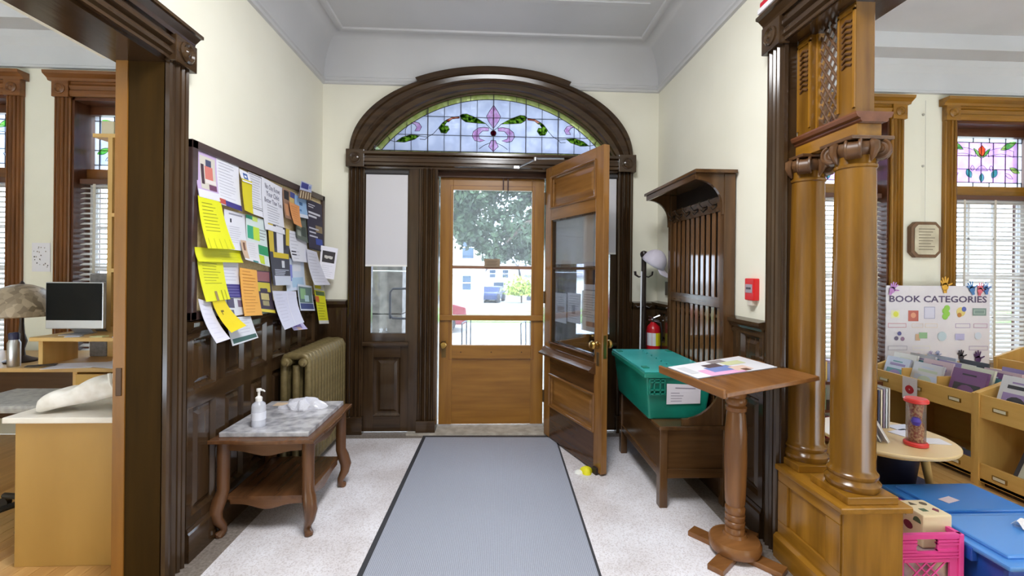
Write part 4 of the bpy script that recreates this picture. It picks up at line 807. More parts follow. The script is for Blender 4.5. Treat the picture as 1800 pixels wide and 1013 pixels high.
L.new(tc.outputs['Object'], no.inputs[0]); L.new(no.outputs[0], r.inputs[0]); L.new(r.outputs[0], b.inputs['Base Color']); b.inputs['Roughness'].default_value = .12
MB().box(-.252, .235, -.285, .31, .553, .580).build('marble_slab', m, tb, world=False, bevel=.004)
def apron(L_, zt, zb, drop, th, n_=20):
    P = [(-L_, zt), (L_, zt)]
    for k in range(n_+1):
        t = k/n_; x = L_-2*L_*t; P.append((x, zb-drop*(math.sin(PI*t)**4)+.3*drop*math.sin(3*PI*t)**2*0))
    return P
for y in (-.275, .245): MB().prism(apron(.23, .532, .475, .03, .02), 'y', y, y+.02).build('apron', TBL['x'], tb, world=False)
for x in (-.245, .225): MB().prism(apron(.26, .532, .475, .03, .02), 'x', x, x+.02).build('apron', TBL['y'], tb, world=False)
for sx in (-1, 1):
    for sy in (-1, 1):
        q = lambda d, z: (sx*(.232+d), sy*(.272+d) - (.0), z)
        MB().tube([q(0, .532), q(0, .45), q(0, .26), q(.012, .21), q(.026, .15), q(.02, .10), q(.0, .055), q(-.002, .03), q(.014, .008), q(.018, 0)], [.034, .034, .033, .038, .037, .029, .022, .021, .025, .018], 12).build('leg', TBL['z'], tb, world=False, smooth=True)
MB().prism(scal(.222, .262, .006), 'z', .195, .215).build('lower_shelf', TBL['y'], tb, world=False)
for y in (-.262, .242): MB().prism(apron(.2, .195, .17, .03, .02), 'y', y, y+.018).build('lower_apron', TBL['x'], tb, world=False)
for x in (-.222, .202): MB().prism(apron(.24, .195, .17, .03, .02), 'x', x, x+.018).build('lower_apron', TBL['y'], tb, world=False)
bo = thing('pump_bottle', 'clear hand sanitizer pump bottle on the marble slab', 'bottle', (-1.345, 2.64, .5805))
MB().lathe([(.028, .003), (.036, 0), (.038, .01), (.038, .115), (.034, .13), (.018, .142), (.016, .15)], (0, 0, 0), 24).build('body', film((238, 240, 250), .5), bo, world=False, smooth=True)
MB().lathe([(.033, .006), (.034, .05), (.034, .085), (.001, .086)], (0, 0, 0), 20).build('gel', film((236, 238, 250), .7), bo, world=False, smooth=True)
MB().lathe([(.0385, .04), (.0388, .085)], (0, 0, 0), 20, cap=False).build('label', flat((226, 228, 240), .5), bo, world=False, smooth=True)
pu = MB(); pu.lathe([(.018, .145), (.019, .165), (.012, .172), (.007, .175), (.007, .2), (.013, .202), (.013, .216), (.004, .218)], (0, 0, 0), 16); pu.tube([(0, 0, .21), (.03, -.012, .21), (.042, -.016, .204)], [.006, .005, .004], 8)
pu.build('pump', WHITE, bo, world=False, smooth=True)
rn = random.Random(5)
def crumple(u, v, a, b_, h):
    t = 2*PI*u; r_ = math.sin(PI*v*.5); k = 1+.16*math.sin(5*t+3*v)+.1*math.sin(9*t-5*v)
    return (a*r_*k*math.cos(t), b_*r_*k*math.sin(t), .001+h*math.cos(PI*v*.5)**.8*(1+.3*math.sin(4*t+6*v)))
tag(MB().grid(lambda u, v: (lambda p: (p[0]-1.225, p[1]+2.985, p[2]+.5805))(crumple(u, v, .135, .075, .05)), 36, 10).build('plastic_bag', film((236, 236, 246), .72), None, (-1.225, 2.985, .5805)), 'crumpled clear plastic bag on the marble slab', 'bag')
tag(MB().box(-1.45, -1.33, 3.02, 3.09, .5805, .582).build('paper_slip', flat((216, 190, 160), .8), None, (-1.39, 3.05, .5805)), 'small tan paper slip at the back of the marble slab', 'paper')
# ================================================================== HALL BENCH
be = thing('hall_bench', 'dark oak hall bench with tall slatted back, hooks and hat shelf', 'bench', (1.3, 3.21, 0))
by0, by1 = 2.765, 3.665
for y in (by0+.03, by1-.03):
    for x in (1.10, 1.51): MB().box(x-.025, x+.025, y-.03, y+.03, 0, .50 if x < 1.3 else .6).build('leg', BN['z'], be, bevel=.004)
MB().box(1.065, 1.53, by0-.015, by1+.015, .497, .522).build('seat_board', BN['y'], be, bevel=.005)
MB().box(1.085, 1.10, by0+.06, by1-.06, .22, .497).build('front_panel', BN['y'], be)
for y in (by0+.015, by1-.03): MB().box(1.125, 1.49, y, y+.015, .24, .497).build('end_panel', BN['x'], be)
for y in (by0+.004, by1-.034): MB().box(1.12, 1.49, y, y+.03, .185, .245).build('lower_rail', BN['x'], be, bevel=.004)
MB().box(1.078, 1.105, by0+.06, by1-.06, .185, .235).build('lower_rail', BN['y'], be, bevel=.004)
MB().box(1.105, 1.5, by0+.04, by1-.04, .2, .215).build('bottom_board', BN['y'], be)
for y in (by0, by1-.05): MB().box(1.475, 1.548, y, y+.05, .522, 2.13).build('back_stile', BN['z'], be, bevel=.004)
MB().box(1.525, 1.54, by0+.05, by1-.05, .55, 2.13).build('back_board', wood((24, 15, 9), (38, 25, 15), 'z', .5), be)  # board darkened so the shade in the slat gaps is in its colour
for z0, z1, x in ((.54, .64, 1.485), (1.265, 1.335, 1.478), (1.90, 2.0, 1.485)): MB().box(x, 1.525, by0+.05, by1-.05, z0, z1).build('cross_rail', BN['y'], be, bevel=.003)
ns = 10; sp = (by1-by0-.1)/ns; pr = MB().box(1.492, 1.500, 0, .045, .64, 1.90).build('slat', wood((86, 58, 34), (122, 86, 54), 'z', .08), be, bevel=.002)
for k in range(ns):
    c = pr if k == 0 else cp(pr, be); c.location.y = by0+.05+sp*k+(sp-.045)/2
MB().box(1.275, 1.55, by0-.025, by1+.025, 2.13, 2.152).build('hat_shelf', BN['y'], be, bevel=.004)
MB().box(1.285, 1.305, by0, by1, 2.09, 2.13).build('shelf_fascia', BN['y'], be, bevel=.003)
br = [(1.548, 2.13), (1.30, 2.13), (1.30, 2.09)]+[(1.30+.165*math.sin(PI/2*k/10), 1.925+.165*math.cos(PI/2*k/10)) for k in range(11)]+[(1.465, 1.87), (1.548, 1.87)]
for y in (by0+.005, by1-.03): MB().prism(br, 'y', y, y+.025).build('shelf_bracket', BN['z'], be)
ar = [(1.49, .522), (1.22, .522)]+[(1.22+.27*math.sin(PI/2*k/10), .86-.30*math.cos(PI/2*k/10)) for k in range(11)]
for y in (by0+.006, by1-.026): MB().prism(ar, 'y', y, y+.02).build('arm_bracket', BN['z'], be)
for k in range(6):
    y = by0+.12+k*.135; hk = MB(); hk.tube([(1.487, y, 1.95), (1.455, y, 1.945), (1.435, y, 1.965), (1.43, y, 1.985)], .004, 6); hk.tube([(1.487, y, 1.94), (1.46, y, 1.915), (1.445, y, 1.93)], .004, 6); hk.lathe([(.014, 0), (.014, -.004)], (1.486, y, 1.945), 10, 'x'); hk.build('coat_hook', flat((60, 50, 40), .3, .8), be)
# ================================================================== GREEN TOTE
GT = nz((12, 112, 94), (20, 128, 108), 5, .4, name='green_plastic'); GL2 = nz((50, 158, 154), (64, 172, 168), 4, .35, name='green_lid_sheen')  # lid teal made paler, with the sheen on its top put into the colour
to = thing('storage_tote', 'green plastic tote with folded lid on the hall bench seat', 'tote', (1.235, 3.24, .522))
def taper(x0, x1, y0, y1, z0, X0, X1, Y0, Y1, z1): return [(x0, y0, z0), (x1, y0, z0), (x1, y1, z0), (x0, y1, z0), (X0, Y0, z1), (X1, Y0, z1), (X1, Y1, z1), (X0, Y1, z1)]
HX = [(3, 2, 1, 0), (4, 5, 6, 7), (0, 1, 5, 4), (1, 2, 6, 5), (2, 3, 7, 6), (3, 0, 4, 7)]
MB().add(taper(-.19, .19, -.35, .35, 0, -.222, .222, -.385, .385, .30), HX[:1]+HX[2:]).build('body', GT, to, world=False, bevel=.012)
MB().box(-.238, .238, -.40, .40, .282, .318).build('rim', GT, to, world=False, bevel=.008)
for s in (-1, 1):
    f = MB(); zz = [(i, ) for i in range(1)]; nth = 8; P = [(s*.234, -.395), (s*.234, .395)]
    for k in range(2*nth+1):
        y = .395-.79*k/(2*nth); P.append(((.012 if k % 2 else -.012)+s*.004, y))
    f.prism(P, 'z', .318, .332); f.build('lid_flap', GL2, to, world=False, bevel=.003)
for s in (-1, 1):
    for y in (-.3, .3): MB().box(s*.2-.02, s*.2+.02, y-.03, y+.03, .33, .338).build('hinge_lug', GT, to, world=False, bevel=.002)
rib = MB()
for z in (.175, .20, .25, .27): rib.box(-.20, -.10, -.394, -.372, z, z+.008)
for x in (-.20, -.17, -.13, -.10): rib.box(x-.004, x+.004, -.394, -.368, .17, .278)
rib.build('handle_grip', GT, to, world=False)
def pt(x, z): return (1.235+x, 3.24-.35-.035*z/.30-.008, .522+z)
sheet('label_sheet', 'white delivery label', 'x', [pt(-.085, .245), pt(.142, .235), pt(.145, .11), pt(-.08, .105)], (0, -1, 0), (220, 214, 222), lines(.12, .5, .15, .55, 4, (140, 130, 146), .03)+[(.25, .78, .85, .83, (140, 130, 146))], parent=to)
# ================================================================== COAT TREE, CANE, CAP, EXTINGUISHER
ctt = thing('coat_tree', 'dark slim coat stand in the corner behind the tote', 'coat stand', (1.345, 3.88, 0))
CTM = flat((38, 28, 26), .35)
MB().tube([(1.345, 3.88, .03), (1.345, 3.88, 1.62)], [.024, .022], 12).build('pole', CTM, ctt, smooth=True)
MB().lathe([(.02, 1.62), (.03, 1.635), (.034, 1.655), (.026, 1.675), (.005, 1.685)], (1.345, 3.88, 0), 16).build('finial', CTM, ctt, smooth=True)
for k in range(4):
    a = PI/4+k*PI/2; MB().tube([(1.345, 3.88, .12), (1.345+.1*math.cos(a), 3.88+.1*math.sin(a), .05), (1.345+.14*math.cos(a), 3.88+.14*math.sin(a), .008)], .012, 8).build('foot', CTM, ctt, smooth=True)
    a = k*PI/2+.4; c_, s_ = math.cos(a), math.sin(a); MB().tube([(1.345, 3.88, 1.46), (1.345+.06*c_, 3.88+.06*s_, 1.45), (1.345+.1*c_, 3.88+.1*s_, 1.47), (1.345+.105*c_, 3.88+.105*s_, 1.5)], .006, 6).build('hook', CTM, ctt, smooth=True)
    a += .7; c_, s_ = math.cos(a), math.sin(a); MB().tube([(1.345, 3.88, 1.20), (1.345+.05*c_, 3.88+.05*s_, 1.18), (1.345+.07*c_, 3.88+.07*s_, 1.2)], .005, 6).build('hook', CTM, ctt, smooth=True)
tag(MB().tube([(1.30, 3.845, 0), (1.315, 3.85, 1.50)], .007, 8).build('cane', flat((226, 228, 236), .4), None, (1.30, 3.845, 0)), 'thin white cane leaning on the coat stand', 'cane')
cap = thing('baseball_cap', 'pale grey baseball cap hung on top of the coat stand', 'cap', (1.42, 3.86, 1.57), rx=.25, ry=.55, rz=-.3); cap.scale = (1.22, 1.22, 1.22)
CM = flat((206, 200, 214), .85)
MB().grid(lambda u, v: (.088*math.cos(2*PI*u)*math.cos(PI/2*v), .095*math.sin(2*PI*u)*math.cos(PI/2*v), .105*math.sin(PI/2*v)), 24, 8).build('crown', CM, cap, world=False, smooth=True, solid=.004)
MB().grid(lambda u, v: ((.08+.075*v)*math.cos(1.1*(u-.5)*1.9), (.09+.01*v)*math.sin(1.1*(u-.5)*1.9), .002-.03*v*(1-(2*u-1)**2*.2)), 12, 4).build('brim', CM, cap, world=False, smooth=True, solid=.003)
MB().lathe([(.008, 0), (.006, .004), (.001, .005)], (0, 0, .104), 10).build('button', CM, cap, world=False)
fe = thing('fire_extinguisher', 'red fire extinguisher with yellow and white label in the corner', 'fire extinguisher', (1.475, 3.985, .0))
MB().lathe([(.045, .62), (.06, .63), (.062, .64), (.062, .97), (.055, 1.0), (.03, 1.025), (.022, 1.04)], (1.475, 3.985, 0), 24).build('cylinder', flat((190, 22, 34), .3), fe, smooth=True)
mb = MB()
for k in range(8):
    for hh, mi_ in ((0, 0),):
        a = [-PI*.95+.9*PI*(k+j)/8 for j in (0, 1)]; mb.add([(1.475+.0628*math.cos(a[0]), 3.985+.0628*math.sin(a[0]), .83), (1.475+.0628*math.cos(a[1]), 3.985+.0628*math.sin(a[1]), .83), (1.475+.0628*math.cos(a[1]), 3.985+.0628*math.sin(a[1]), .945), (1.475+.0628*math.cos(a[0]), 3.985+.0628*math.sin(a[0]), .945)], [(0, 1, 2, 3)], 0 if k < 4 else 1)
mb.build('label', [flat((226, 228, 236), .5), flat((226, 216, 30), .5)], fe)
mb = MB(); mb.box(1.46, 1.49, 3.965, 4.005, 1.04, 1.07); mb.tube([(1.43, 3.985, 1.09), (1.475, 3.985, 1.075), (1.53, 3.975, 1.10)], .008, 6); mb.tube([(1.43, 3.985, 1.06), (1.475, 3.985, 1.06), (1.525, 3.975, 1.05)], .007, 6); mb.build('handle', STEEL, fe)
MB().tube([(1.475, 3.96, 1.05), (1.52, 3.93, 1.04), (1.535, 3.93, .95), (1.535, 3.935, .8)], .009, 8).build('hose', BLACK, fe, smooth=True)
MB().lathe([(.07, .60), (.07, .62)], (1.475, 3.985, 0), 20).build('bracket', BLACK, fe); MB().box(1.44, 1.51, 4.04, 4.10, .6, .95).build('bracket', BLACK, fe)
tag(MB().box(1.545, 1.56, 3.83, 3.90, 1.29, 1.41).build('switch_plate', flat((52, 36, 28), .4), None, (1.555, 3.865, 1.29), bevel=.003), 'dark switch plate on the wall left of the hall bench', 'switch')
al = thing('fire_alarm_box', 'small red fire alarm box on the wall right of the hall bench', 'alarm box', (1.555, 2.575, 1.335))
MB().box(1.525, 1.56, 2.52, 2.615, 1.335, 1.465).build('housing', flat((206, 30, 34), .35), al, bevel=.006); MB().box(1.521, 1.526, 2.535, 2.60, 1.38, 1.43).build('name_plate', flat((160, 150, 160), .4), al, bevel=.001); MB().box(1.53, 1.56, 2.545, 2.59, 1.305, 1.335).build('conduit', flat((206, 196, 184), .6), al)
mb = MB(); mb.box(1.519, 1.5215, 2.545, 2.59, 1.40, 1.412); mb.build('print', flat((70, 60, 70), .5), al)
# ================================================================== LECTERN
le = thing('lectern', 'wooden reading stand with a turned post and slanted top', 'lectern', (1.31, 2.315, 0), .19)
for a in (0, PI/2): 
    mb = MB(); mb.box(-.24, .24, -.04, .04, 0, .028); mb.v = [(x*math.cos(a+.5)-y*math.sin(a+.5), x*math.sin(a+.5)+y*math.cos(a+.5), z+(.0 if a else .0)) for x, y, z in mb.v]
    mb.build('foot', LEC['x'], le, world=False, bevel=.004)
MB().lathe([(.09, .028), (.125, .03), (.13, .045), (.13, .07), (.12, .085), (.08, .092), (.06, .10), (.055, .115)], (0, 0, 0), 32).build('base_disc', LEC['x'], le, world=False, smooth=True)
pf = [(.048, .11), (.048, .14), (.044, .145), (.05, .155), (.05, .175), (.044, .18), (.05, .19), (.05, .21), (.044, .215), (.05, .225), (.05, .25), (.044, .26), (.05, .275), (.053, .34), (.057, .5), (.055, .65), (.048, .74), (.044, .76), (.052, .765), (.054, .785), (.046, .795), (.052, .805), (.053, .825), (.046, .835), (.052, .845), (.052, .90), (.06, .92)]
MB().lathe(pf, (0, 0, 0), 28).build('turned_post', LEC['z'], le, world=False, smooth=True)
tl = .105
rotY = Matrix.Translation((-.015, 0, .947)) @ Matrix.Rotation(-tl, 4, 'Y')
def tilt(mb): mb.v = [tuple(rotY @ Vector(p)) for p in mb.v]; return mb
rt = tilt(MB().box(-.265, .265, -.27, .27, 0, .022)).build('reading_top', LEC['y'], le, world=False, bevel=.004)
tilt(MB().box(-.282, -.265, -.27, .27, -.004, .04)).build('book_ledge', LEC['y'], rt, world=False, bevel=.006)
tilt(MB().box(-.12, .12, -.06, .06, -.03, 0)).build('cleat', LEC['x'], le, world=False)
ML = wm(le) @ rotY
q = [ML @ Vector(p) for p in ((-.235, .25, .024), (.235, .235, .024), (.225, -.06, .024), (-.235, -.02, .024))]
qq = [q[0], q[1], q[2], q[3]]
sheet('magazine', 'open magazine with a colourful children photo on the reading stand', 'magazine', qq, ML.to_3x3() @ Vector((0, 0, 1)), (228, 226, 230), [(.18, .0, .62, .45, (226, 170, 206)), (.3, .2, .6, .55, (120, 136, 190)), (.35, .5, .55, .75, (96, 80, 84)), (.55, .1, .75, .4, (226, 196, 180)), (.62, .05, .7, .2, (110, 76, 60)), (.6, .5, .85, .75, (214, 216, 170)), (.5, .75, .7, .95, (150, 140, 140)), (.05, .3, .15, .8, (206, 206, 210))], thick=.004)
# ================================================================== COLUMN SCREEN
sc_ = struct('trim_11', 'golden oak screen of two columns on a panelled base with lattice above', 'column screen', (1.67, 2.1, 0))
CX = 1.67
bxx = MB().box(1.54, 1.80, 1.87, 2.29, 0, .462).build('base_box', GO['z'], sc_, bevel=.003)
for z0, z1 in ((.12, .19), (.40, .462)): MB().box(1.528, 1.54, 1.87, 2.29, z0, z1).build('base_rail', GO['y'], sc_, bevel=.003)
for y in ((1.87, 1.955), (2.215, 2.29)): MB().box(1.528, 1.54, *y, .19, .40).build('base_stile', GO['z'], sc_, bevel=.003)
MB().box(1.535, 1.805, 1.858, 1.87, .12, .462).build('front_board', GO['z'], sc_, bevel=.003)
MB().prism([(1.505, 0), (1.835, 0), (1.835, .11), (1.82, .125), (1.52, .125), (1.505, .11)], 'y', 1.84, 2.29).build('base_moulding', GO['y'], sc_)
MB().box(1.508, 1.832, 1.838, 2.29, .462, .49).build('base_cap', GO['y'], sc_, bevel=.006)
CYS = (1.975, 2.30 if False else 2.285)
CPW = wood((74, 48, 26), (104, 70, 40), 'y', .4, name='carved_oak')
for cy in CYS:
    yb0, yb1 = cy-.115, min(cy+.115, 2.36)
    MB().box(CX-.115, CX+.115, yb0, yb1, .49, .525).build('plinth', GO['x'], sc_, bevel=.004)
    MB().lathe([(.1, .525), (.107, .54), (.107, .555), (.095, .568), (.092, .575), (.098, .585), (.098, .595), (.09, .603), (.086, .62), (.087, .9), (.086, 1.3), (.078, 1.96), (.077, 1.975), (.083, 1.98), (.084, 1.99), (.078, 1.998), (.078, 2.05)], (CX, cy, 0), 36).build('column', GC['z'], sc_, smooth=True)
    cp_ = MB().box(CX-.098, CX+.098, cy-.098, min(cy+.098, 2.37), 2.094, 2.11).build('capital', CPW, sc_, bevel=.004)
    MB().lathe([(.08, 2.03), (.098, 2.05), (.102, 2.065), (.095, 2.085), (.09, 2.09)], (CX, cy, 0), 24).build('echinus', CPW, cp_, smooth=True)
    for a in (PI/4, 3*PI/4, 5*PI/4, 7*PI/4):
        ca_, sa_ = math.cos(a), math.sin(a); vb = MB()
        for j in range(2):
            sp_ = []
            for k in range(26):
                t = k/25; rr_ = .044*(1-t*.8); th = 1.2-t*PI*3.6; sp_.append((.088+rr_*math.cos(th)*.9, (j-.5)*.05, 2.052+rr_*math.sin(th)))
            vb.tube([(CX+p[0]*ca_-p[1]*sa_, cy+p[0]*sa_+p[1]*ca_, p[2]) for p in sp_], [.0075*(1-.5*k/25) for k in range(26)], 6)
        vb.tube([(CX+.088*ca_-p*sa_, cy+.088*sa_+p*ca_, 2.052) for p in (-.027, -.025, .025, .027)], [.02, .04, .04, .02], 18)
        vb.build('volute', CPW, cp_, smooth=True)
    for a in (0, PI/2, PI, 3*PI/2):
        ca_, sa_ = math.cos(a), math.sin(a); MB().tube([(CX+r_*ca_, cy+r_*sa_, z_) for r_, z_ in ((.088, 2.09), (.104, 2.075), (.106, 2.05), (.096, 2.02), (.086, 2.0))], [.012, .02, .018, .012, .003], 8).build('leaf_drop', CPW, cp_, smooth=True)
MB().box(CX-.057, CX+.057, 1.90, 2.30, 2.11, 2.168).build('frieze', GO['y'], sc_, bevel=.002)
P = [(-.057, 2.168), (.057, 2.168), (.064, 2.175), (.064, 2.183), (.078, 2.19), (.085, 2.205), (.085, 2.213), (-.085, 2.213), (-.085, 2.205), (-.078, 2.19), (-.064, 2.183), (-.064, 2.175)]
MB().prism([(CX+a, b_) for a, b_ in P], 'y', 1.872, 2.30).build('cornice', wood((92, 54, 34), (120, 74, 48), 'y', .25), sc_)
for cy in (1.975, 2.255):
    pi_ = MB().box(CX-.045, CX+.045, cy-.05, cy+.05, 2.213, 2.73).build('pier', GC['z'], sc_, bevel=.003)
    f = MB()
    for b_ in ((cy-.05, cy-.038, 2.25, 2.70), (cy+.038, cy+.05, 2.25, 2.70), (cy-.05, cy+.05, 2.69, 2.71)): f.box(CX-.052, CX-.045, *b_)
    f.build('panel_frame', GO['z'], pi_)
    for k in range(9): MB().tube([(CX-.046, cy-.028, 2.45+k*.025), (CX-.052, cy, 2.462+k*.025), (CX-.046, cy+.028, 2.45+k*.025)], .006, 6).build('carved_leaf', CPW, pi_, smooth=True)
la = MB()
ly0, ly1, lz0, lz1 = 2.03, 2.205, 2.22, 2.73
def seg_clip(y, z, dy, dz):
    ts = []; 
    for t in [k*.005 for k in range(-200, 201)]:
        if ly0 <= y+dy*t <= ly1 and lz0 <= z+dz*t <= lz1: ts.append(t)
    return (ts[0], ts[-1]) if ts else None
for k in range(-8, 16):
    for dz in (1, -1):
        y, z = (ly0+ly1)/2, lz0+k*.07; c_ = seg_clip(y, z, .6, dz)
        if c_ and c_[1]-c_[0] > .02: la.tube([(CX, y+.6*t, z+dz*t) for t in c_], .0065, 6)
la.build('lattice', CPW, sc_)
mb = MB()
for b_ in ((ly0-.004, ly0+.012), (ly1-.012, ly1+.004)): mb.box(CX-.02, CX+.02, b_[0], b_[1], lz0-.006, lz1)
mb.build('lattice_frame', GO['z'], sc_)
arc = [(ly0+.175*(1-math.cos(PI*k/16))*.5 if False else ly0+(ly1-ly0)*k/16, 2.30-.07*math.sin(PI*k/16)) for k in range(17)]
MB().prism([(ly0, lz0-.006)]+[(ly1, lz0-.006)]+arc[::-1], 'x', CX-.012, CX+.012).build('carved_spandrel', CPW, sc_)
# flag on lintel, wedge
fg = thing('folded_flag', 'red and white folded flag lying on the reading room door lintel', 'flag', (1.50, 2.3, 2.925))
MB().box(1.455, 1.55, 1.9, 2.40, 2.926, 2.955).build('white_fold', flat((226, 222, 226), .8), fg, bevel=.006); MB().box(1.46, 1.55, 1.9, 2.385, 2.956, 2.985).build('red_fold', flat((190, 24, 44), .8), fg, bevel=.006)
dw = thing('door_wedge', 'yellow and white crumpled wedge on the floor by the open door', 'door wedge', (.715, 3.27, 0))
MB().grid(lambda u, v: (.045*math.cos(2*PI*u)*math.cos(PI/2*v)*(1+.2*math.sin(6*PI*u)), .05*math.sin(2*PI*u)*math.cos(PI/2*v), .045*math.sin(PI/2*v)), 20, 6).build('yellow_lump', flat((222, 214, 30), .6), dw, world=False, smooth=True)
MB().grid(lambda u, v: (-.055+.035*math.cos(2*PI*u)*math.cos(PI/2*v), .03*math.sin(2*PI*u)*math.cos(PI/2*v), .02*math.sin(PI/2*v)), 14, 5).build('white_edge', flat((226, 226, 220), .7), dw, world=False, smooth=True)
# ================================================================== OFFICE (left)
cb_ = thing('counter_cabinet', 'blond wood cabinet end with a white top just inside the office doorway', 'cabinet', (-2.1, 2.6, 0))
MB().box(-2.355, -1.875, 2.31, 2.92, .0, .72).build('body', nz((166, 126, 60), (178, 138, 70), 3, .5, sc=(1, 1, .3)), cb_, bevel=.003)
MB().box(-2.395, -1.87, 2.285, 2.95, .72, .75).build('top', nz((226, 218, 206), (232, 226, 216), 6, .4), cb_, bevel=.006)
wb = thing('cloth_bag', 'white canvas bag slumped on the cabinet top by the doorway', 'bag', (-2.08, 2.42, .75))
def bp_(c): return math.copysign(abs(c)**.55, c)
def bagf(u, v):
    x = -2.27+u*.42; t = v*2*PI; h = .07+.04*u+.008*math.sin(5*u*PI); zc = .752+h*.66+.085*u; yc = 2.395+.05*u
    r_ = min(1, .9+2*u)
    return (x+.012*math.sin(t), yc+.08*bp_(math.cos(t))*r_*(1+.06*math.sin(7*u)), zc+h*.64*bp_(math.sin(t))*r_*(1+.06*math.sin(9*u+2*t)))
MB().grid(bagf, 24, 24).poly([bagf(0, k/24) for k in range(24)]).poly([bagf(1, k/24) for k in range(24)]).build('body', nz((222, 216, 206), (236, 232, 226), 18, .9, .4), wb, smooth=True)
MB().tube([(-1.95, 2.36, .95), (-1.93, 2.345, .90), (-1.905, 2.35, .85), (-1.885, 2.36, .78)], .008, 6).build('strap', flat((230, 226, 218), .9), wb, smooth=True)
ch = thing('desk_chair', 'dark office chair with a flat grey cushion behind the cabinet', 'chair', (-2.78, 2.75, 0))
MB().box(-3.05, -2.42, 2.62, 3.0, .66, .71).build('seat', nz((150, 148, 146), (170, 168, 164), 30, .9), ch, bevel=.02)
MB().tube([(-2.74, 2.8, .08), (-2.74, 2.8, .66)], .03, 10).build('post', BLACK, ch)
for k in range(5):
    a = k*2*PI/5+.3; MB().tube([(-2.74, 2.8, .1), (-2.74+.28*math.cos(a), 2.8+.28*math.sin(a), .07)], .018, 8).build('base_arm', BLACK, ch); MB().lathe([(.03, -.015), (.03, .015)], (-2.74+.28*math.cos(a), 2.8+.28*math.sin(a), .03), 12, 'y').build('caster', BLACK, ch)
MB().box(-2.98, -2.5, 2.95, 3.0, .60, .665).build('seat_pan', BLACK, ch)
dk = thing('office_desk', 'long blond wood desk under the office window', 'desk', (-3.4, 3.65, 0))
MB().box(-4.5, -2.35, 3.32, 4.02, .735, .765).build('desk_top', nz((196, 158, 100), (206, 168, 110), 4, .4, sc=(.2, 1, 1)), dk, bevel=.005)
for x in (-4.45, -3.05, -2.40): MB().box(x, x+.03, 3.38, 3.98, 0, .735).build('side_panel', BL['z'], dk)
MB().box(-4.42, -3.05, 3.95, 3.965, .2, .735).build('back_panel', wood((84, 60, 40), (104, 76, 52), 'x', .5), dk)
for z0, z1 in ((.52, .715), (.30, .50), (.06, .28)):
    dr = MB().box(-3.0, -2.40, 3.345, 3.38, z0, z1).build('drawer', nz((206, 164, 84), (214, 172, 94), 4, .4, sc=(.2, 1, 1)), dk, bevel=.003); MB().tube([(-2.76, 3.335, (z0+z1)/2), (-2.64, 3.335, (z0+z1)/2)], .006, 8).build('drawer_pull', STEEL, dr)
rs = thing('monitor_riser', 'blond wood riser shelf on the office desk', 'shelf', (-2.95, 3.55, .765))
MB().box(-3.36, -2.50, 3.38, 3.72, .945, .975).build('shelf_board', BL['x'], rs, bevel=.006)
for x in (-3.32, -2.56): MB().box(x, x+.03, 3.41, 3.69, .765, .945).build('leg_panel', BL['z'], rs)
mo = thing('computer_monitor', 'silver desktop computer with a black screen on the riser', 'computer', (-3.0, 3.52, .975))
MB().box(-3.375, -2.955, 3.515, 3.545, 1.02, 1.375).build('housing', flat((200, 200, 206), .3, .6), mo, bevel=.006); MB().box(-3.367, -2.963, 3.511, 3.516, 1.085, 1.368).build('screen', flat((5, 5, 6), .35, spec=.15), mo)
MB().prism([(3.53, 1.05), (3.56, 1.05), (3.63, .975), (3.47, .975), (3.47, .98), (3.6, .98)], 'x', -3.24, -3.09).build('stand', flat((200, 200, 206), .3, .6), mo)
hut = thing('tall_shelf', 'blond tall shelf unit beside the computer', 'shelf', (-2.6, 3.65, .765))
MB().box(-3.11, -3.075, 3.73, 3.90, .98, 2.54).build('side_panel', nz((206, 164, 96), (214, 172, 104), 4, .5), hut); MB().box(-2.65, -2.615, 3.73, 3.90, .98, 2.54).build('side_panel', BL['z'], hut)
for z in (.98, 1.45, 1.9, 2.54): MB().box(-3.23 if z > 2.3 else -3.075, -2.60 if z > 2.3 else -2.65, 3.73, 3.90, z, z+.03).build('shelf_board', BL['x'], hut)
MB().box(-3.075, -2.65, 3.885, 3.895, 1.0, 2.54).build('back_board', flat((140, 132, 128), .7), hut)
MB().box(-3.10, -2.62, 3.73, 3.88, .766, .98).build('plinth', BL['x'], hut)
tag(MB().box(-3.25, -3.115, 3.74, 3.79, .766, 1.44).build('divider_panel', nz((128, 124, 126), (146, 142, 144), 40, .9), None, (-3.18, 3.76, .766), bevel=.01), 'grey fabric panel behind the computer screen', 'panel')
lp = thing('desk_lamp', 'table lamp with a mottled mosaic dome shade on the office desk', 'lamp', (-3.58, 3.55, .765)); lp.scale = (.95, .95, .97)
MB().lathe([(.10, 0), (.105, .012), (.06, .03), (.025, .05), (.02, .1), (.035, .16), (.02, .22), (.014, .30), (.012, .42)], (0, 0, 0), 20).build('base', flat((54, 40, 34), .4, .3), lp, world=False, smooth=True)
m, nt, b = base('mosaic_shade'); n = nt.nodes; L = nt.links; tc = n.new('ShaderNodeTexCoord'); v = n.new('ShaderNodeTexVoronoi'); v.inputs['Scale'].default_value = 28; r = n.new('ShaderNodeValToRGB'); r.color_ramp.elements[0].color = lin((112, 96, 76)); r.color_ramp.elements[1].color = lin((196, 176, 150))
L.new(tc.outputs['Object'], v.inputs['Vector']); L.new(v.outputs['Color'], r.inputs[0]); L.new(r.outputs[0], b.inputs['Base Color']); b.inputs['Roughness'].default_value = .4
MB().lathe([(.215, .36), (.22, .37), (.205, .44), (.17, .52), (.12, .575), (.06, .60), (.02, .608)], (0, 0, 0), 28, cap=False).build('shade', m, lp, world=False, smooth=True, solid=.005)
MB().lathe([(.02, .605), (.014, .62), (.004, .635)], (0, 0, 0), 12).build('finial', flat((54, 40, 34), .4, .3), lp, world=False)
sb_ = thing('water_bottle', 'steel water bottle with dark blue cap on the office desk', 'bottle', (-3.46, 3.38, .765))
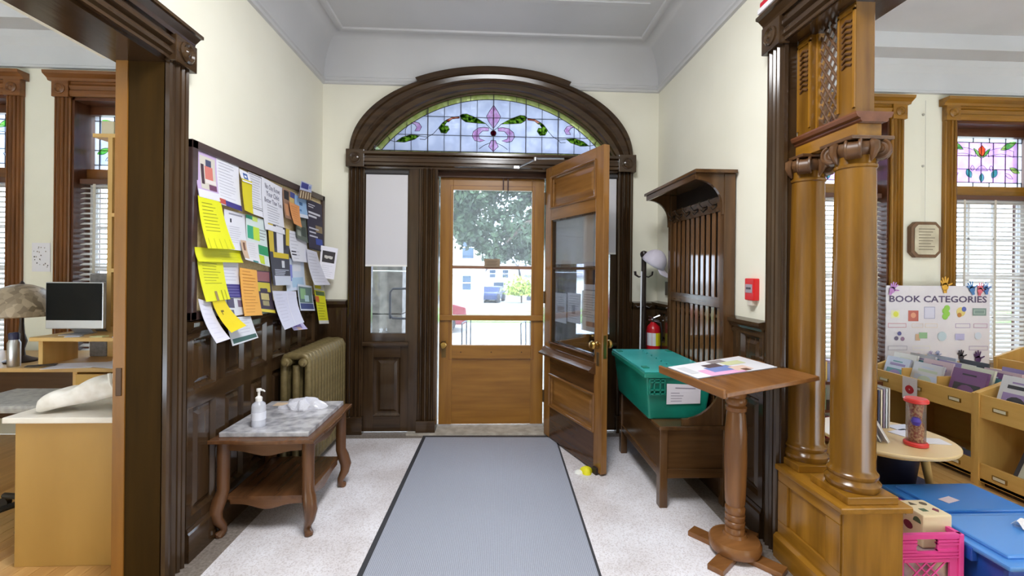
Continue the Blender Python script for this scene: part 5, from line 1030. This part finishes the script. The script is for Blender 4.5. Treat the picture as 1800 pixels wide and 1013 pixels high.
MB().lathe([(.034, .0), (.036, .005), (.036, .17), (.028, .19), (.026, .2)], (0, 0, 0), 20).build('body', STEEL, sb_, world=False, smooth=True); MB().lathe([(.03, .195), (.031, .235), (.024, .245)], (0, 0, 0), 16).build('cap', flat((30, 30, 70), .4), sb_, world=False, smooth=True)
for k, (x, y, rz, sx, sy, c, lb) in enumerate(((-3.05, 3.40, .2, .30, .2, (220, 220, 232), 'white paper lying at the left on the office desk'), (-2.80, 3.42, -.3, .28, .2, (214, 214, 226), 'white paper in the middle of the office desk'), (-2.60, 3.40, .1, .22, .18, (196, 202, 226), 'bluish paper at the right of the office desk'), (-3.25, 3.36, .5, .16, .06, (50, 44, 50), 'dark folder at the front of the office desk'))):
    o = MB().box(-sx/2, sx/2, -sy/2, sy/2, 0, .003).build('paper_sheet', flat(c, .7), None); o.location = (x, y, .7655+.0035*k); o.rotation_euler.z = rz; tag(o, lb, 'paper', 'papers on the office desk')
for k, (x, c, lb) in enumerate(((-2.90, (222, 220, 170), 'yellow sticky note on the riser before the computer'), (-2.74, (206, 200, 236), 'lilac note on the riser right of the yellow note'), (-3.08, (196, 200, 220), 'blue leaflet on the riser left of the yellow note'))):
    o = MB().box(-.045, .045, -.03, .03, 0, .006).build('note_pad', flat(c, .7), None, bevel=.001); o.location = (x, 3.42, .9755); o.rotation_euler.z = .2*k; tag(o, lb, 'note', 'notes on the riser')
o = MB().box(-.05, .05, -.05, .05, 0, .11).build('storage_box', flat((214, 204, 176), .7), None, bevel=.004); o.location = (-3.14, 3.81, 2.571); tag(o, 'cream box on top of the tall office shelf', 'box')
rnd = random.Random(9)
tag(MB().grid(lambda u, v: (lambda p: (p[0]-2.72, p[1]+3.46, p[2]+.778))(crumple(u, v, .09, .06, .10)), 24, 8).build('tissue_heap', nz((190, 186, 184), (214, 210, 210), 30, .9), None, (-2.72, 3.46, .778), smooth=True), 'crumpled grey cloth under the riser shelf', 'cloth')
q = [(-4.081, D-.004, 1.70), (-3.925, D-.004, 1.70), (-3.922, D-.004, 1.445), (-4.078, D-.004, 1.445)]
pr_ = []
for k in range(22): u, v = rnd.uniform(.1, .85), rnd.uniform(.1, .88); s_ = rnd.uniform(.03, .07); pr_.append((u, v, u+s_, v+s_*.7, rnd.choice([(60, 56, 60), (120, 110, 110), (150, 140, 130)])))
sheet('poster', 'white sheet of small black animal drawings between the office windows', 'poster', q, (0, -1, 0), (226, 224, 230), pr_)
gl = thing('globe_lamp', 'white globe lamp hanging from the office ceiling', 'ceiling lamp', (-4.18, 3.72, 3.69))
MB().tube([(-4.18, 3.72, 3.69), (-4.18, 3.72, 3.62)], .012, 8).build('stem', BRASS, gl); MB().lathe([(.03, .0), (.05, -.01), (.08, -.05), (.085, -.09), (.07, -.13), (.03, -.16), (.002, -.165)], (-4.18, 3.72, 3.63), 24).build('globe', flat((250, 248, 240), .3, emit=1.2), gl, smooth=True)
# ================================================================== READING ROOM (right)
BB = {a: wood((206, 160, 84), (222, 180, 104), a, .4, name='birch_ply') for a in 'xyz'}
def bin_unit(label, x0, x1, y0, y1, zb, zt, nb, lip=True):
    t = thing('book_browser', label, 'book bin', ((x0+x1)/2, (y0+y1)/2, 0), group='picture book browser bins')
    for a in (y0, y1-.025):
        MB().prism([(x0-.012, .0), (x1, 0), (x1, zt+.12), (x0+.25, zt+.1), (x0-.012, zt+.01)], 'y', a, a+.025).build('side_panel', BB['z'], t)
    MB().box(x0, x0+.02, y0+.025, y1-.025, zb, zt).build('bin_front', BB['y'], t, bevel=.003)
    MB().box(x0+.02, x1-.02, y0+.025, y1-.025, zb, zb+.018).build('bin_floor', BB['y'], t)
    MB().box(x1-.02, x1, y0+.025, y1-.025, .05, zt+.1).build('back_panel', BB['y'], t)
    for k in range(1, nb): y = y0+(y1-y0)*k/nb; MB().box(x0+.02, x1-.02, y-.006, y+.006, zb, zt+.06).build('divider', BB['x'], t)
    MB().box(x0, x1-.02, y0+.025, y1-.025, .04, .06).build('lower_shelf', BB['y'], t)
    MB().box(x0, x0+.02, y0+.025, y1-.025, .035, .165).build('lower_front', BB['y'], t, bevel=.003)
    MB().box(x0+.04, x1, y0+.025, y1-.025, 0, .035).build('toe_kick', flat((60, 44, 34), .6), t)
    for k in range(nb):
        y = y0+(y1-y0)*(k+.5)/nb
        for z in ((zb+zt)/2, .10):
            lh = MB().box(x0-.006, x0, y-.045, y+.045, z-.016, z+.016).build('label_holder', BRASS, t, bevel=.002); MB().box(x0-.0075, x0-.005, y-.036, y+.036, z-.010, z+.010).build('card', flat((226, 216, 190), .7), lh)
    return t
bin_unit('birch picture book browser beside the poster, further from the viewer', 3.5, 4.12, 3.045, 3.95, .485, .635, 3)
bin_unit('birch picture book browser at the right edge of the picture', 3.47, 4.09, 2.12, 3.02, .485, .65, 3)
bin_unit('birch browser behind the poster at the far right', 4.75, 5.3, 3.1, 3.98, .55, .72, 3)
book_cols = [(196, 204, 226), (110, 160, 190), (206, 206, 214), (120, 80, 130), (96, 150, 160), (214, 214, 200), (150, 130, 180), (70, 80, 120), (206, 180, 190), (60, 60, 70), (190, 200, 180), (226, 222, 216)]
names = {(196, 204, 226): 'pale blue', (110, 160, 190): 'sky blue', (206, 206, 214): 'silver grey', (120, 80, 130): 'purple', (96, 150, 160): 'teal', (214, 214, 200): 'ivory', (150, 130, 180): 'lavender', (70, 80, 120): 'navy', (206, 180, 190): 'pink', (60, 60, 70): 'black', (190, 200, 180): 'sage', (226, 222, 216): 'white'}
rb = random.Random(11)
def book(w_, h_, th, col, loc, rz, tilt_, label, group, art=True, rx=0):
    t = thing('picture_book', label, 'book', loc, rz, group, rx=rx, ry=tilt_)
    # local: cover in the YZ plane facing -X
    cv = MB(); cv.box(0, .003, -w_/2, w_/2, 0, h_); cv.box(th-.003, th, -w_/2, w_/2, 0, h_); cv.box(0, th, -w_/2-.001, -w_/2+.003, 0, h_); c_ = cv.build('cover', flat(col, .35), t, world=False)
    MB().box(.003, th-.003, -w_/2+.003, w_/2-.004, .004, h_-.004).build('pages', flat((226, 222, 212), .8), t, world=False)
    if art:
        ab_ = MB(); c1 = rb.choice(book_cols); c2 = rb.choice(book_cols); ab_.box(-.0008, 0, -w_*.38, w_*.38, h_*.2, h_*.62, 0)
        ab_.poly([(-.0011, w_*.25*math.cos(k*PI/6), h_*.42+w_*.2*math.sin(k*PI/6)) for k in range(12)], 1); ab_.box(-.0008, 0, -w_*.34, w_*.3, h_*.72, h_*.8, 1); ab_.box(-.0008, 0, -w_*.2, w_*.2, h_*.84, h_*.88, 0)
        ab_.build('print', [flat(c1, .4), flat(c2, .4)], c_, world=False)
    return t
front = {(0, 2): (196, 204, 226), (0, 1): (206, 206, 214), (0, 0): (120, 80, 130), (1, 2): (206, 206, 214), (1, 1): (226, 222, 216), (1, 0): (96, 150, 160)}
for ui, (x0, y0, y1, zb, nm) in enumerate(((3.5, 3.045, 3.95, .503, 'far browser'), (3.47, 2.12, 3.02, .503, 'near browser'))):
    for k in range(3):
        yc = y0+(y1-y0)*(k+.5)/3
        if ui == 1 and k == 0: continue
        bn = {2: 'bin furthest from the viewer', 1: 'middle bin', 0: 'bin nearest the viewer'}[k] if ui == 0 else {2: 'first bin', 1: 'second bin'}[k]
        for j in range(7):
            col = front[(ui, k)] if j == 0 else ((96, 150, 160) if (ui, k, j) == (0, 0, 2) else book_cols[(j*5+k*3+ui*4) % 12])
            hh = .22+rb.uniform(-.02, .03)+(.03 if j else 0); ordn = ['front', 'second', 'third', 'fourth', 'fifth', 'sixth', 'rear'][j]
            book(.235+rb.uniform(-.02, .03), hh+(.065 if j < 2 else .0), .012+rb.random()*.008, col, (x0+.04+j*.073, yc+rb.uniform(-.02, .02), zb), rb.uniform(-.06, .06), .30-(.04*j if j < 4 else .16), '%s picture book, %s in the %s of the %s' % (names[col], ordn, bn, nm), 'picture books standing in the browser bins')
for k in range(8):
    col = book_cols[(k*7+2) % 12]; o = book(.2, .26, .014, col, (3.56+.02*(k % 4)+(k//4)*.0, 3.15+.19*(k % 4), .075+.016*(k//4)), rb.uniform(-.2, .2), PI/2, '%s book lying %s in the far browser low shelf, %s from the viewer' % (names[col], 'on top' if k > 3 else 'below', ['first', 'second', 'third', 'fourth'][k % 4]), 'books lying on the low shelf')
book(.22, .28, .015, (60, 60, 70), (3.56, 2.78, .062), 0, .45, 'black picture book with a white figure leaning in the low shelf of the near browser', 'books lying on the low shelf')
q = [(3.478, 3.60, .64), (3.478, 3.47, .64), (3.478, 3.47, .455), (3.478, 3.60, .455)]
sg_ = thing('paper_sign', 'white paper sign with a red apple hanging on the far browser front', 'sign', (3.478, 3.53, .455))
sheet('paper', 'white paper', 'x', q, (-1, 0, 0), (226, 218, 226), [], parent=sg_)
ap = MB(); ap.add([(3.4745, 3.535+.036*math.cos(a)*(1+.08*math.cos(2*a)), .54+.036*math.sin(a)) for a in [k*PI/10 for k in range(20)]], [tuple(range(20))]); ap.build('apple_print', flat((190, 40, 54), .6), sg_)
mb = MB(); mb.box(3.474, 3.4748, 3.530, 3.540, .535, .545); mb.box(3.474, 3.4748, 3.533, 3.537, .575, .595); mb.build('apple_highlight', flat((230, 190, 190), .6), sg_)
# ---- BOOK CATEGORIES poster
po = thing('poster_board', 'white BOOK CATEGORIES poster board with coloured paper hands', 'poster', (4.18, 3.97, .66))
MB().box(3.672, 4.688, 3.972, 3.98, .655, 1.392).build('board', nz((222, 216, 226), (230, 226, 232), 3, .7), po, bevel=.001)
vs, fs, asp = text2d('BOOK CATEGORIES', .022)
MB().add([(3.70+.955*a, 3.9700, 1.237+.062*b_) for a, b_ in vs], fs).build('lettering', flat((92, 80, 112), .7), po)
def hand(cx, cz, s, col, rot=0, y=3.962):
    P = []
    fing = [(-1.0, .35, 2.35), (-.52, .55, 1.98), (-.12, .62, 1.66), (.3, .58, 1.34), (.8, .42, .72)]
    mb = MB(); mb.add([(.32*math.cos(k*PI/8), y, .36*math.sin(k*PI/8)) for k in range(16)], [tuple(range(16))])
    for i, (a_, ln, an) in enumerate(((0, .62, 2.25), (0, .82, 1.9), (0, .88, 1.57), (0, .8, 1.25), (0, .66, .45))):
        d = (math.cos(an), math.sin(an)); nrm_ = (-d[1], d[0]); wd = .085; b0 = (.18*d[0]*1.2, .2*d[1]); e0 = (b0[0]+d[0]*ln*.8, b0[1]+d[1]*ln*.8)
        mb.add([(b0[0]+nrm_[0]*wd, y, b0[1]+nrm_[1]*wd), (b0[0]-nrm_[0]*wd, y, b0[1]-nrm_[1]*wd), (e0[0]-nrm_[0]*wd*.8, y, e0[1]-nrm_[1]*wd*.8), (e0[0]+d[0]*.07, y, e0[1]+d[1]*.07), (e0[0]+nrm_[0]*wd*.8, y, e0[1]+nrm_[1]*wd*.8)], [(0, 1, 2, 3, 4)])
    mb.add([(-.18, y, -.3), (.18, y, -.3), (.15, y, -.6), (-.15, y, -.6)], [(0, 1, 2, 3)])
    ca_, sa_ = math.cos(rot), math.sin(rot); mb.v = [(cx+s*(x*ca_-z*sa_), y_, cz+s*(x*sa_+z*ca_)) for x, y_, z in mb.v]
    return mb.build('paper_hand', flat(col, .7), po, solid=.001)
hand(3.72, 1.35, .085, (196, 140, 206), -.5); hand(4.235, 1.385, .10, (226, 170, 60), 0); hand(4.50, 1.36, .085, (80, 130, 190), .3); hand(4.58, 1.35, .08, (226, 110, 130), -.2); hand(4.64, 1.36, .075, (90, 130, 200), .1)
hand(4.40, .725, .075, (60, 56, 66), 0); hand(4.565, .705, .09, (80, 50, 100), 0); hand(4.17, .74, .05, (150, 160, 206), 0); hand(4.10, .74, .05, (170, 160, 206), 0); hand(3.98, .73, .04, (206, 180, 190), 0)
cols = []; pb = MB(); PYC = [3.9712]
def ny(): PYC[0] -= .00006; return PYC[0]
def rc(x0, x1, z0, z1, c):
    if c not in cols: cols.append(c)
    y = ny(); pb.poly([(x0, y, z0), (x1, y, z0), (x1, y, z1), (x0, y, z1)], cols.index(c))
def dc(cx, cz, r_, c, n_=12):
    y = ny()
    if c not in cols: cols.append(c)
    pb.poly([(cx+r_*math.cos(2*PI*k/n_), y, cz+r_*math.sin(2*PI*k/n_)) for k in range(n_)], cols.index(c))
def fr(x0, x1, z0, z1, c, t=.004):
    rc(x0, x1, z0, z0+t, c); rc(x0, x1, z1-t, z1, c); rc(x0, x0+t, z0, z1, c); rc(x1-t, x1, z0, z1, c)
rc(3.72, 3.80, 1.09, 1.16, (232, 230, 190)); dc(3.765, 1.125, .026, (226, 226, 90)); rc(3.885, 3.985, 1.06, 1.16, (196, 110, 100)); dc(3.935, 1.115, .026, (226, 160, 130)); fr(4.04, 4.145, 1.085, 1.195, (150, 150, 196)); rc(4.045, 4.14, 1.09, 1.19, (214, 212, 232))
for k in range(4): dc(4.245+.018*(k % 2), 1.105+.026*k, .03, (150, 206, 90)); 
dc(4.40, 1.15, .045, (226, 206, 130)); dc(4.43, 1.175, .024, (96, 110, 190)); dc(4.385, 1.12, .022, (190, 130, 70)); rc(4.515, 4.65, 1.115, 1.185, (130, 150, 146)); fr(4.53, 4.635, 1.13, 1.17, (190, 206, 200))
for x0, x1, c in ((3.69, 3.865, (206, 130, 150)), (3.92, 4.03, (226, 206, 196)), (4.05, 4.17, (232, 214, 196)), (4.345, 4.49, (170, 150, 196)), (4.525, 4.66, (190, 140, 180))): fr(x0, x1, 1.0, 1.04, c)
for dx, dz, c in ((0, 0, (90, 90, 150)), (-.03, -.045, (110, 100, 130)), (.03, -.05, (150, 120, 150))): dc(3.80+dx, .945+dz, .02, c)
rc(3.955, 4.0, .88, .94, (206, 170, 140)); rc(3.99, 4.07, .90, .955, (150, 190, 150)); dc(4.215, .92, .045, (196, 214, 226)); rc(4.345, 4.435, .885, .945, (190, 186, 226)); dc(4.57, .925, .035, (206, 214, 230))
for x0, x1, c in ((3.69, 3.875, (170, 160, 180)), (3.93, 4.1, (232, 226, 214)), (4.48, 4.665, (170, 150, 190))): fr(x0, x1, .79, .83, c)
pb.build('print', [flat(c, .7) for c in cols], po)
MB().box(3.9, 4.5, 3.985, 4.03, .6, 1.1).build('easel_back', flat((200, 190, 170), .8), po)
# ---- wall plaque
pl = thing('wall_plaque', 'wooden plaque with clipped corners and a silver plate on a wire', 'plaque', (4.17, 4.12, 1.66))
def octo(x0, x1, z0, z1, c): return [(x0+c, z0), (x1-c, z0), (x1, z0+c), (x1, z1-c), (x1-c, z1), (x0+c, z1), (x0, z1-c), (x0, z0+c)]
MB().prism(octo(4.02, 4.32, 1.66, 2.005, .05), 'y', 4.085, 4.13).build('board', wood((96, 66, 44), (124, 90, 62), 'z', .4), pl, bevel=.006); MB().prism(octo(4.05, 4.29, 1.69, 1.975, .035), 'y', 4.079, 4.086).build('plate', nz((190, 180, 160), (214, 206, 186), 9, .3, metal=.5), pl)
pbm = MB()
for k in range(8): pbm.box(4.09, 4.25-.02*(k % 3), 4.0775, 4.0792, 1.93-k*.028, 1.938-k*.028)
pbm.build('print', flat((130, 120, 104), .6), pl); MB().tube([(4.17, 4.10, 2.0), (4.17, 4.105, 3.18)], .0015, 4).build('hanging_wire', flat((150, 146, 140), .5), pl)
for z in (3.05, 2.55): MB().lathe([(.012, 0), (.012, -.006), (.004, -.008)], (4.17, 4.128, z), 10, 'y').build('wire_clip', flat((180, 176, 166), .5), pl)
# ---- kids table
kt = thing('round_table', 'low round birch table behind the oak columns', 'table', (2.56, 2.78, 0))
MB().lathe([(.33, .425), (.36, .43), (.365, .44), (.365, .448), (.36, .452)], (0, 0, 0), 40).build('table_top', nz((220, 190, 140), (230, 202, 154), 3, .35, sc=(1, .15, 1)), kt, world=False)
for a in (0, 2.15, 3.75): MB().tube([(.25*math.cos(a), .25*math.sin(a), .43), (.345*math.cos(a), .345*math.sin(a), .011)], [.028, .02], 10).build('leg', BL['z'], kt, world=False, smooth=True)
MB().lathe([(.25, .385), (.25, .428)], (0, 0, 0), 32).build('apron', BL['x'], kt, world=False)
hg = thing('bead_shaker', 'red ended clear tube toy filled with beads on the round table', 'toy', (2.60, 2.60, .452)); hg.scale = (.86, .86, .92)
for z in (0, .285): MB().lathe([(.062, 0), (.07, .006), (.07, .022), (.062, .03)], (0, 0, z), 28).build('end_cap', flat((206, 52, 48), .4), hg, world=False, smooth=True)
MB().lathe([(.056, .03), (.056, .285)], (0, 0, 0), 28, cap=False).build('tube', glass((240, 236, 236), .1, 'toy_plastic', haze=.1), hg, world=False, smooth=True)
MB().lathe([(.04, .03), (.045, .12), (.03, .17), (.038, .24), (.044, .28)], (0, 0, 0), 20).build('bead_fill', nz((150, 70, 60), (206, 166, 120), 70, .6, .5, lo=.4, hi=.6), hg, world=False, smooth=True)
bd = MB(); bd.lathe([(.002, -.03), (.02, -.025), (.03, 0), (.02, .025), (.002, .03)], (-.03, -.03, .17), 14); bd.build('blue_ball', flat((70, 50, 150), .4), hg, world=False, smooth=True)
for k in range(9):
    col = [(190, 60, 60), (226, 222, 216), (120, 40, 50), (206, 206, 214), (60, 60, 90), (226, 214, 190), (150, 130, 150), (214, 220, 226), (200, 190, 180)][k]
    book(.16, .24+.004*k, .010, col, (2.55+.018*k, 2.97, .453), 0, 0, '%s thin booklet standing in the row on the round table' % ['red', 'white', 'maroon', 'grey', 'navy', 'cream', 'mauve', 'ice blue', 'taupe'][k], 'booklets standing on the round table', False)
book(.20, .25, .014, (214, 210, 222), (2.46, 2.725, .462), PI, .56, 'pale picture book leaning at the left edge of the round table', 'books leaning on the round table')
book(.20, .25, .014, (110, 110, 120), (2.42, 2.735, .462), PI, .56, 'grey picture book leaning behind the pale one on the round table', 'books leaning on the round table')
for k, (x, y, rz, c, lb) in enumerate(((2.72, 2.80, .3, (222, 220, 232), 'white paper lying in the middle of the round table'), (2.76, 2.66, -.2, (226, 222, 226), 'white paper nearest the right rim of the round table'), (2.80, 2.90, .1, (206, 206, 220), 'grey paper furthest back on the round table'))):
    o = MB().box(-.08, .08, -.05, .05, 0, .004).build('paper_sheet', flat(c, .7)); o.location = (x, y, .4525+.0*k); o.rotation_euler.z = rz; tag(o, lb, 'paper', 'papers on the round table')
bk = thing('waste_bin', 'dark navy plastic bin under the round table', 'bin', (2.72, 2.86, .012))
MB().lathe([(.085, 0), (.09, .005), (.125, .30), (.132, .305), (.132, .315), (.118, .315), (.085, .02)], (0, 0, 0), 28, cap=False).build('bucket', flat((26, 26, 44), .4), bk, world=False, smooth=True); MB().lathe([(.084, .004), (.001, .0045)], (0, 0, 0), 28, cap=False).build('bucket_floor', flat((26, 26, 44), .4), bk, world=False)
MB().lathe([(.12, .31), (.19, .30), (.2, .306), (.12, .325), (.02, .33)], (.04, .02, 0), 28).build('lid', flat((70, 76, 100), .5), bk, world=False, smooth=True)
tag(MB().box(2.25, 3.15, 2.5, 3.35, .001, .011).build('area_rug', nz((44, 44, 70), (60, 60, 88), 60, .9, .3), None, (2.7, 2.9, 0)), 'dark navy rug under the round table', 'rug')
# ---- crate, sorter
mc = thing('milk_crate', 'pink plastic milk crate at the foot of the oak screen', 'crate', (2.01, 2.11, 0))
PK = nz((214, 60, 140), (226, 78, 154), 4, .4, name='pink_plastic'); hx, hy, hz = .16, .155, .305
for sx in (-1, 1):
    for sy in (-1, 1): MB().box(sx*hx-.012, sx*hx+.012, sy*hy-.012, sy*hy+.012, 0, hz).build('corner_post', PK, mc, world=False, bevel=.004)
for ax_ in ('x', 'y'):
    for s in (-1, 1):
        w_ = MB(); L_ = hx if ax_ == 'x' else hy; dd = (hy if ax_ == 'x' else hx)*s
        def bx(a, b_, z0, z1, t=.006):
            if ax_ == 'x': w_.box(a, b_, dd-t, dd+t, z0, z1)
            else: w_.box(dd-t, dd+t, a, b_, z0, z1)
        bx(-L_, L_, .285, .305, .01); bx(-L_, L_, 0, .05)
        for z in (.27, .255, .225, .21, .195): bx(-L_, -.05 if z > .22 and z < .28 else L_, z, z+.008, .009)
        for z in (.27, .255, .225): bx(.05, L_, z, z+.008, .009)
        bx(-L_, -.05, .19, .29, .004); bx(.05, L_, .19, .29, .004); bx(-.05, .05, .19, .225, .004)
        bx(-L_, -.11, .05, .19, .004); bx(.11, L_, .05, .19, .004); bx(-.11, .11, .175, .19); bx(-.11, .11, .05, .075)
        for k in range(-3, 6):
            for sg in (1, -1):
                p0 = (k*.045-.05*sg, .075); p1 = (k*.045+.05*sg, .175); a_, b_ = sorted((p0, p1))
                if a_[0] < -.115 or b_[0] > .115: continue
                if ax_ == 'x': w_.tube([(p0[0], dd, p0[1]), (p1[0], dd, p1[1])], .004, 5)
                else: w_.tube([(dd, p0[0], p0[1]), (dd, p1[0], p1[1])], .004, 5)
        w_.build('side_grid', PK, mc, world=False)
MB().box(-hx, hx, -hy, hy, 0, .012).build('floor_grid', PK, mc, world=False)
so = thing('shape_sorter', 'natural wooden shape sorter box on top of the pink crate', 'toy', (2.125, 2.095, .20))
MB().box(-.075, .07, -.085, .06, 0, .157).build('box', nz((220, 200, 160), (230, 212, 176), 4, .5), so, world=False, bevel=.008)
def hole(pts, mat, ax_, d): 
    mb = MB(); mb.prism(pts, ax_, d-.0006, d+.0006) ; return mb.build('shape_hole', mat, so, world=False)
dkh = flat((96, 84, 66), .8); mrn = flat((120, 30, 50), .6); grn_ = flat((80, 100, 70), .6)
hole([(-.01+.024*math.cos(k*PI/6), .075+.02*math.sin(k*PI/6)) for k in range(12)], mrn, 'x', -.0756); hole([(-.055+.02*math.cos(k*PI/8), .11+.026*math.sin(k*PI/8)) for k in range(9)], grn_, 'x', -.0756); hole([(.0, .115), (.03, .115), (.015, .14)], grn_, 'x', -.0756)
hole([(-.045, .01), (-.01, .01), (-.028, .04)], dkh, 'z', .1576); hole([(.03+.016*math.cos(k*PI/6), .02+.016*math.sin(k*PI/6)) for k in range(12)], dkh, 'z', .1576); hole([(-.04, -.05), (-.01, -.05), (-.01, -.025), (-.04, -.025)], grn_, 'z', .1576); hole([(.03, -.06), (.05, -.04), (.04, -.02), (.02, -.035)], mrn, 'z', .1576)
o = MB().box(-.145, .145, -.14, .14, 0, .183).build('toy_heap', nz((206, 190, 170), (150, 120, 140), 12, .7), None, bevel=.02); o.location = (2.01, 2.11, .014); tag(o, 'pale toys filling the pink milk crate', 'toys', kind='stuff')
# ---- blue bins
def tote_bin(label, x0, x1, y0, y1, h, cb, cl_):
    t = thing('storage_bin', label, 'storage bin', ((x0+x1)/2, (y0+y1)/2, 0), group='blue lidded storage bins'); e = .04
    MB().add(taper(x0+e, x1-e, y0+e, y1-e, 0, x0+.01, x1-.01, y0+.01, y1-.01, h), HX).build('tub', flat(cb, .35), t, bevel=.02)
    MB().box(x0-.012, x1+.012, y0-.012, y1+.012, h, h+.022).build('lid_rim', flat(cl_, .35), t, bevel=.008); MB().box(x0+.035, x1-.035, y0+.035, y1-.035, h+.02, h+.04).build('lid', flat(cl_, .35), t, bevel=.012)
    for y in ((y0+y1)/2,): MB().box(x0-.02, x0+.015, y-.06, y+.06, h-.05, h+.012).build('latch', flat(cb, .35), t, bevel=.006)
    return t
tote_bin('blue storage bin with a white sticker on its lid right of the crate', 2.44, 3.0, 2.28, 2.64, .17, (30, 70, 170), (62, 130, 206))
tote_bin('nearest blue storage bin at the lower right corner', 2.225, 2.85, 1.80, 2.19, .235, (34, 80, 175), (80, 140, 210))
o = MB().box(-.05, .05, -.025, .025, 0, .002).build('sticker', flat((226, 206, 214), .5)); o.location = (2.62, 2.42, .211); o.rotation_euler.z = .3; tag(o, 'white label sticker on the blue bin lid', 'sticker')
o = MB().grid(lambda u, v: (-.07+.14*u, -.06+.12*v, .004+.03*math.sin(5*u+6*v)**2), 12, 12).build('paper_heap', flat((236, 232, 232), .8), None, solid=.002); o.location = (2.62, 2.0, .276); tag(o, 'crumpled white paper on the nearest blue bin lid', 'paper')
# ---- low bookcase under the window behind the columns
lb_ = thing('low_bookcase', 'dark low bookcase under the window behind the columns', 'bookcase', (3.1, 3.95, 0))
for x in (2.75, 3.42): MB().box(x, x+.025, 3.75, 4.05, 0, .55).build('side_panel', wood((80, 40, 24), (110, 60, 36), 'z', .4), lb_)
for z in (.03, .28, .525): MB().box(2.775, 3.42, 3.75, 4.05, z, z+.025).build('shelf_board', wood((80, 40, 24), (110, 60, 36), 'x', .4), lb_)
for k in range(5):
    col = [(226, 222, 216), (206, 176, 110), (226, 226, 232), (120, 150, 110), (150, 40, 50)][k]
    book(.2, .19, .03, col, (2.80+.035*k, 3.86, .306 if k % 2 else .055+.0), 0, 0, '%s book on the %s shelf of the low bookcase' % (['white', 'yellow', 'ice white', 'green', 'red'][k], 'upper' if k % 2 else 'lower'), 'books in the low bookcase', False)
o = MB().box(-.1, .1, -.08, .08, 0, .17).build('yellow_box', flat((214, 180, 96), .6), None, bevel=.004); o.location = (2.86, 3.86, .5505); tag(o, 'yellow cardboard box on the low bookcase between the columns', 'box')
jar = thing('glass_jar', 'clear jar standing on the low bookcase between the columns', 'jar', (2.62+.17, 3.66+.15, .5505)); jar.location = (3.05, 3.86, .5505)
MB().lathe([(.05, 0), (.055, .01), (.055, .12), (.04, .14), (.04, .15)], (0, 0, 0), 20, cap=False).build('jar_body', glass((226, 226, 240), .2, 'jar_glass', haze=.3), jar, world=False, smooth=True); MB().lathe([(.043, .148), (.043, .17)], (0, 0, 0), 20).build('jar_lid', flat((190, 170, 200), .5), jar, world=False)
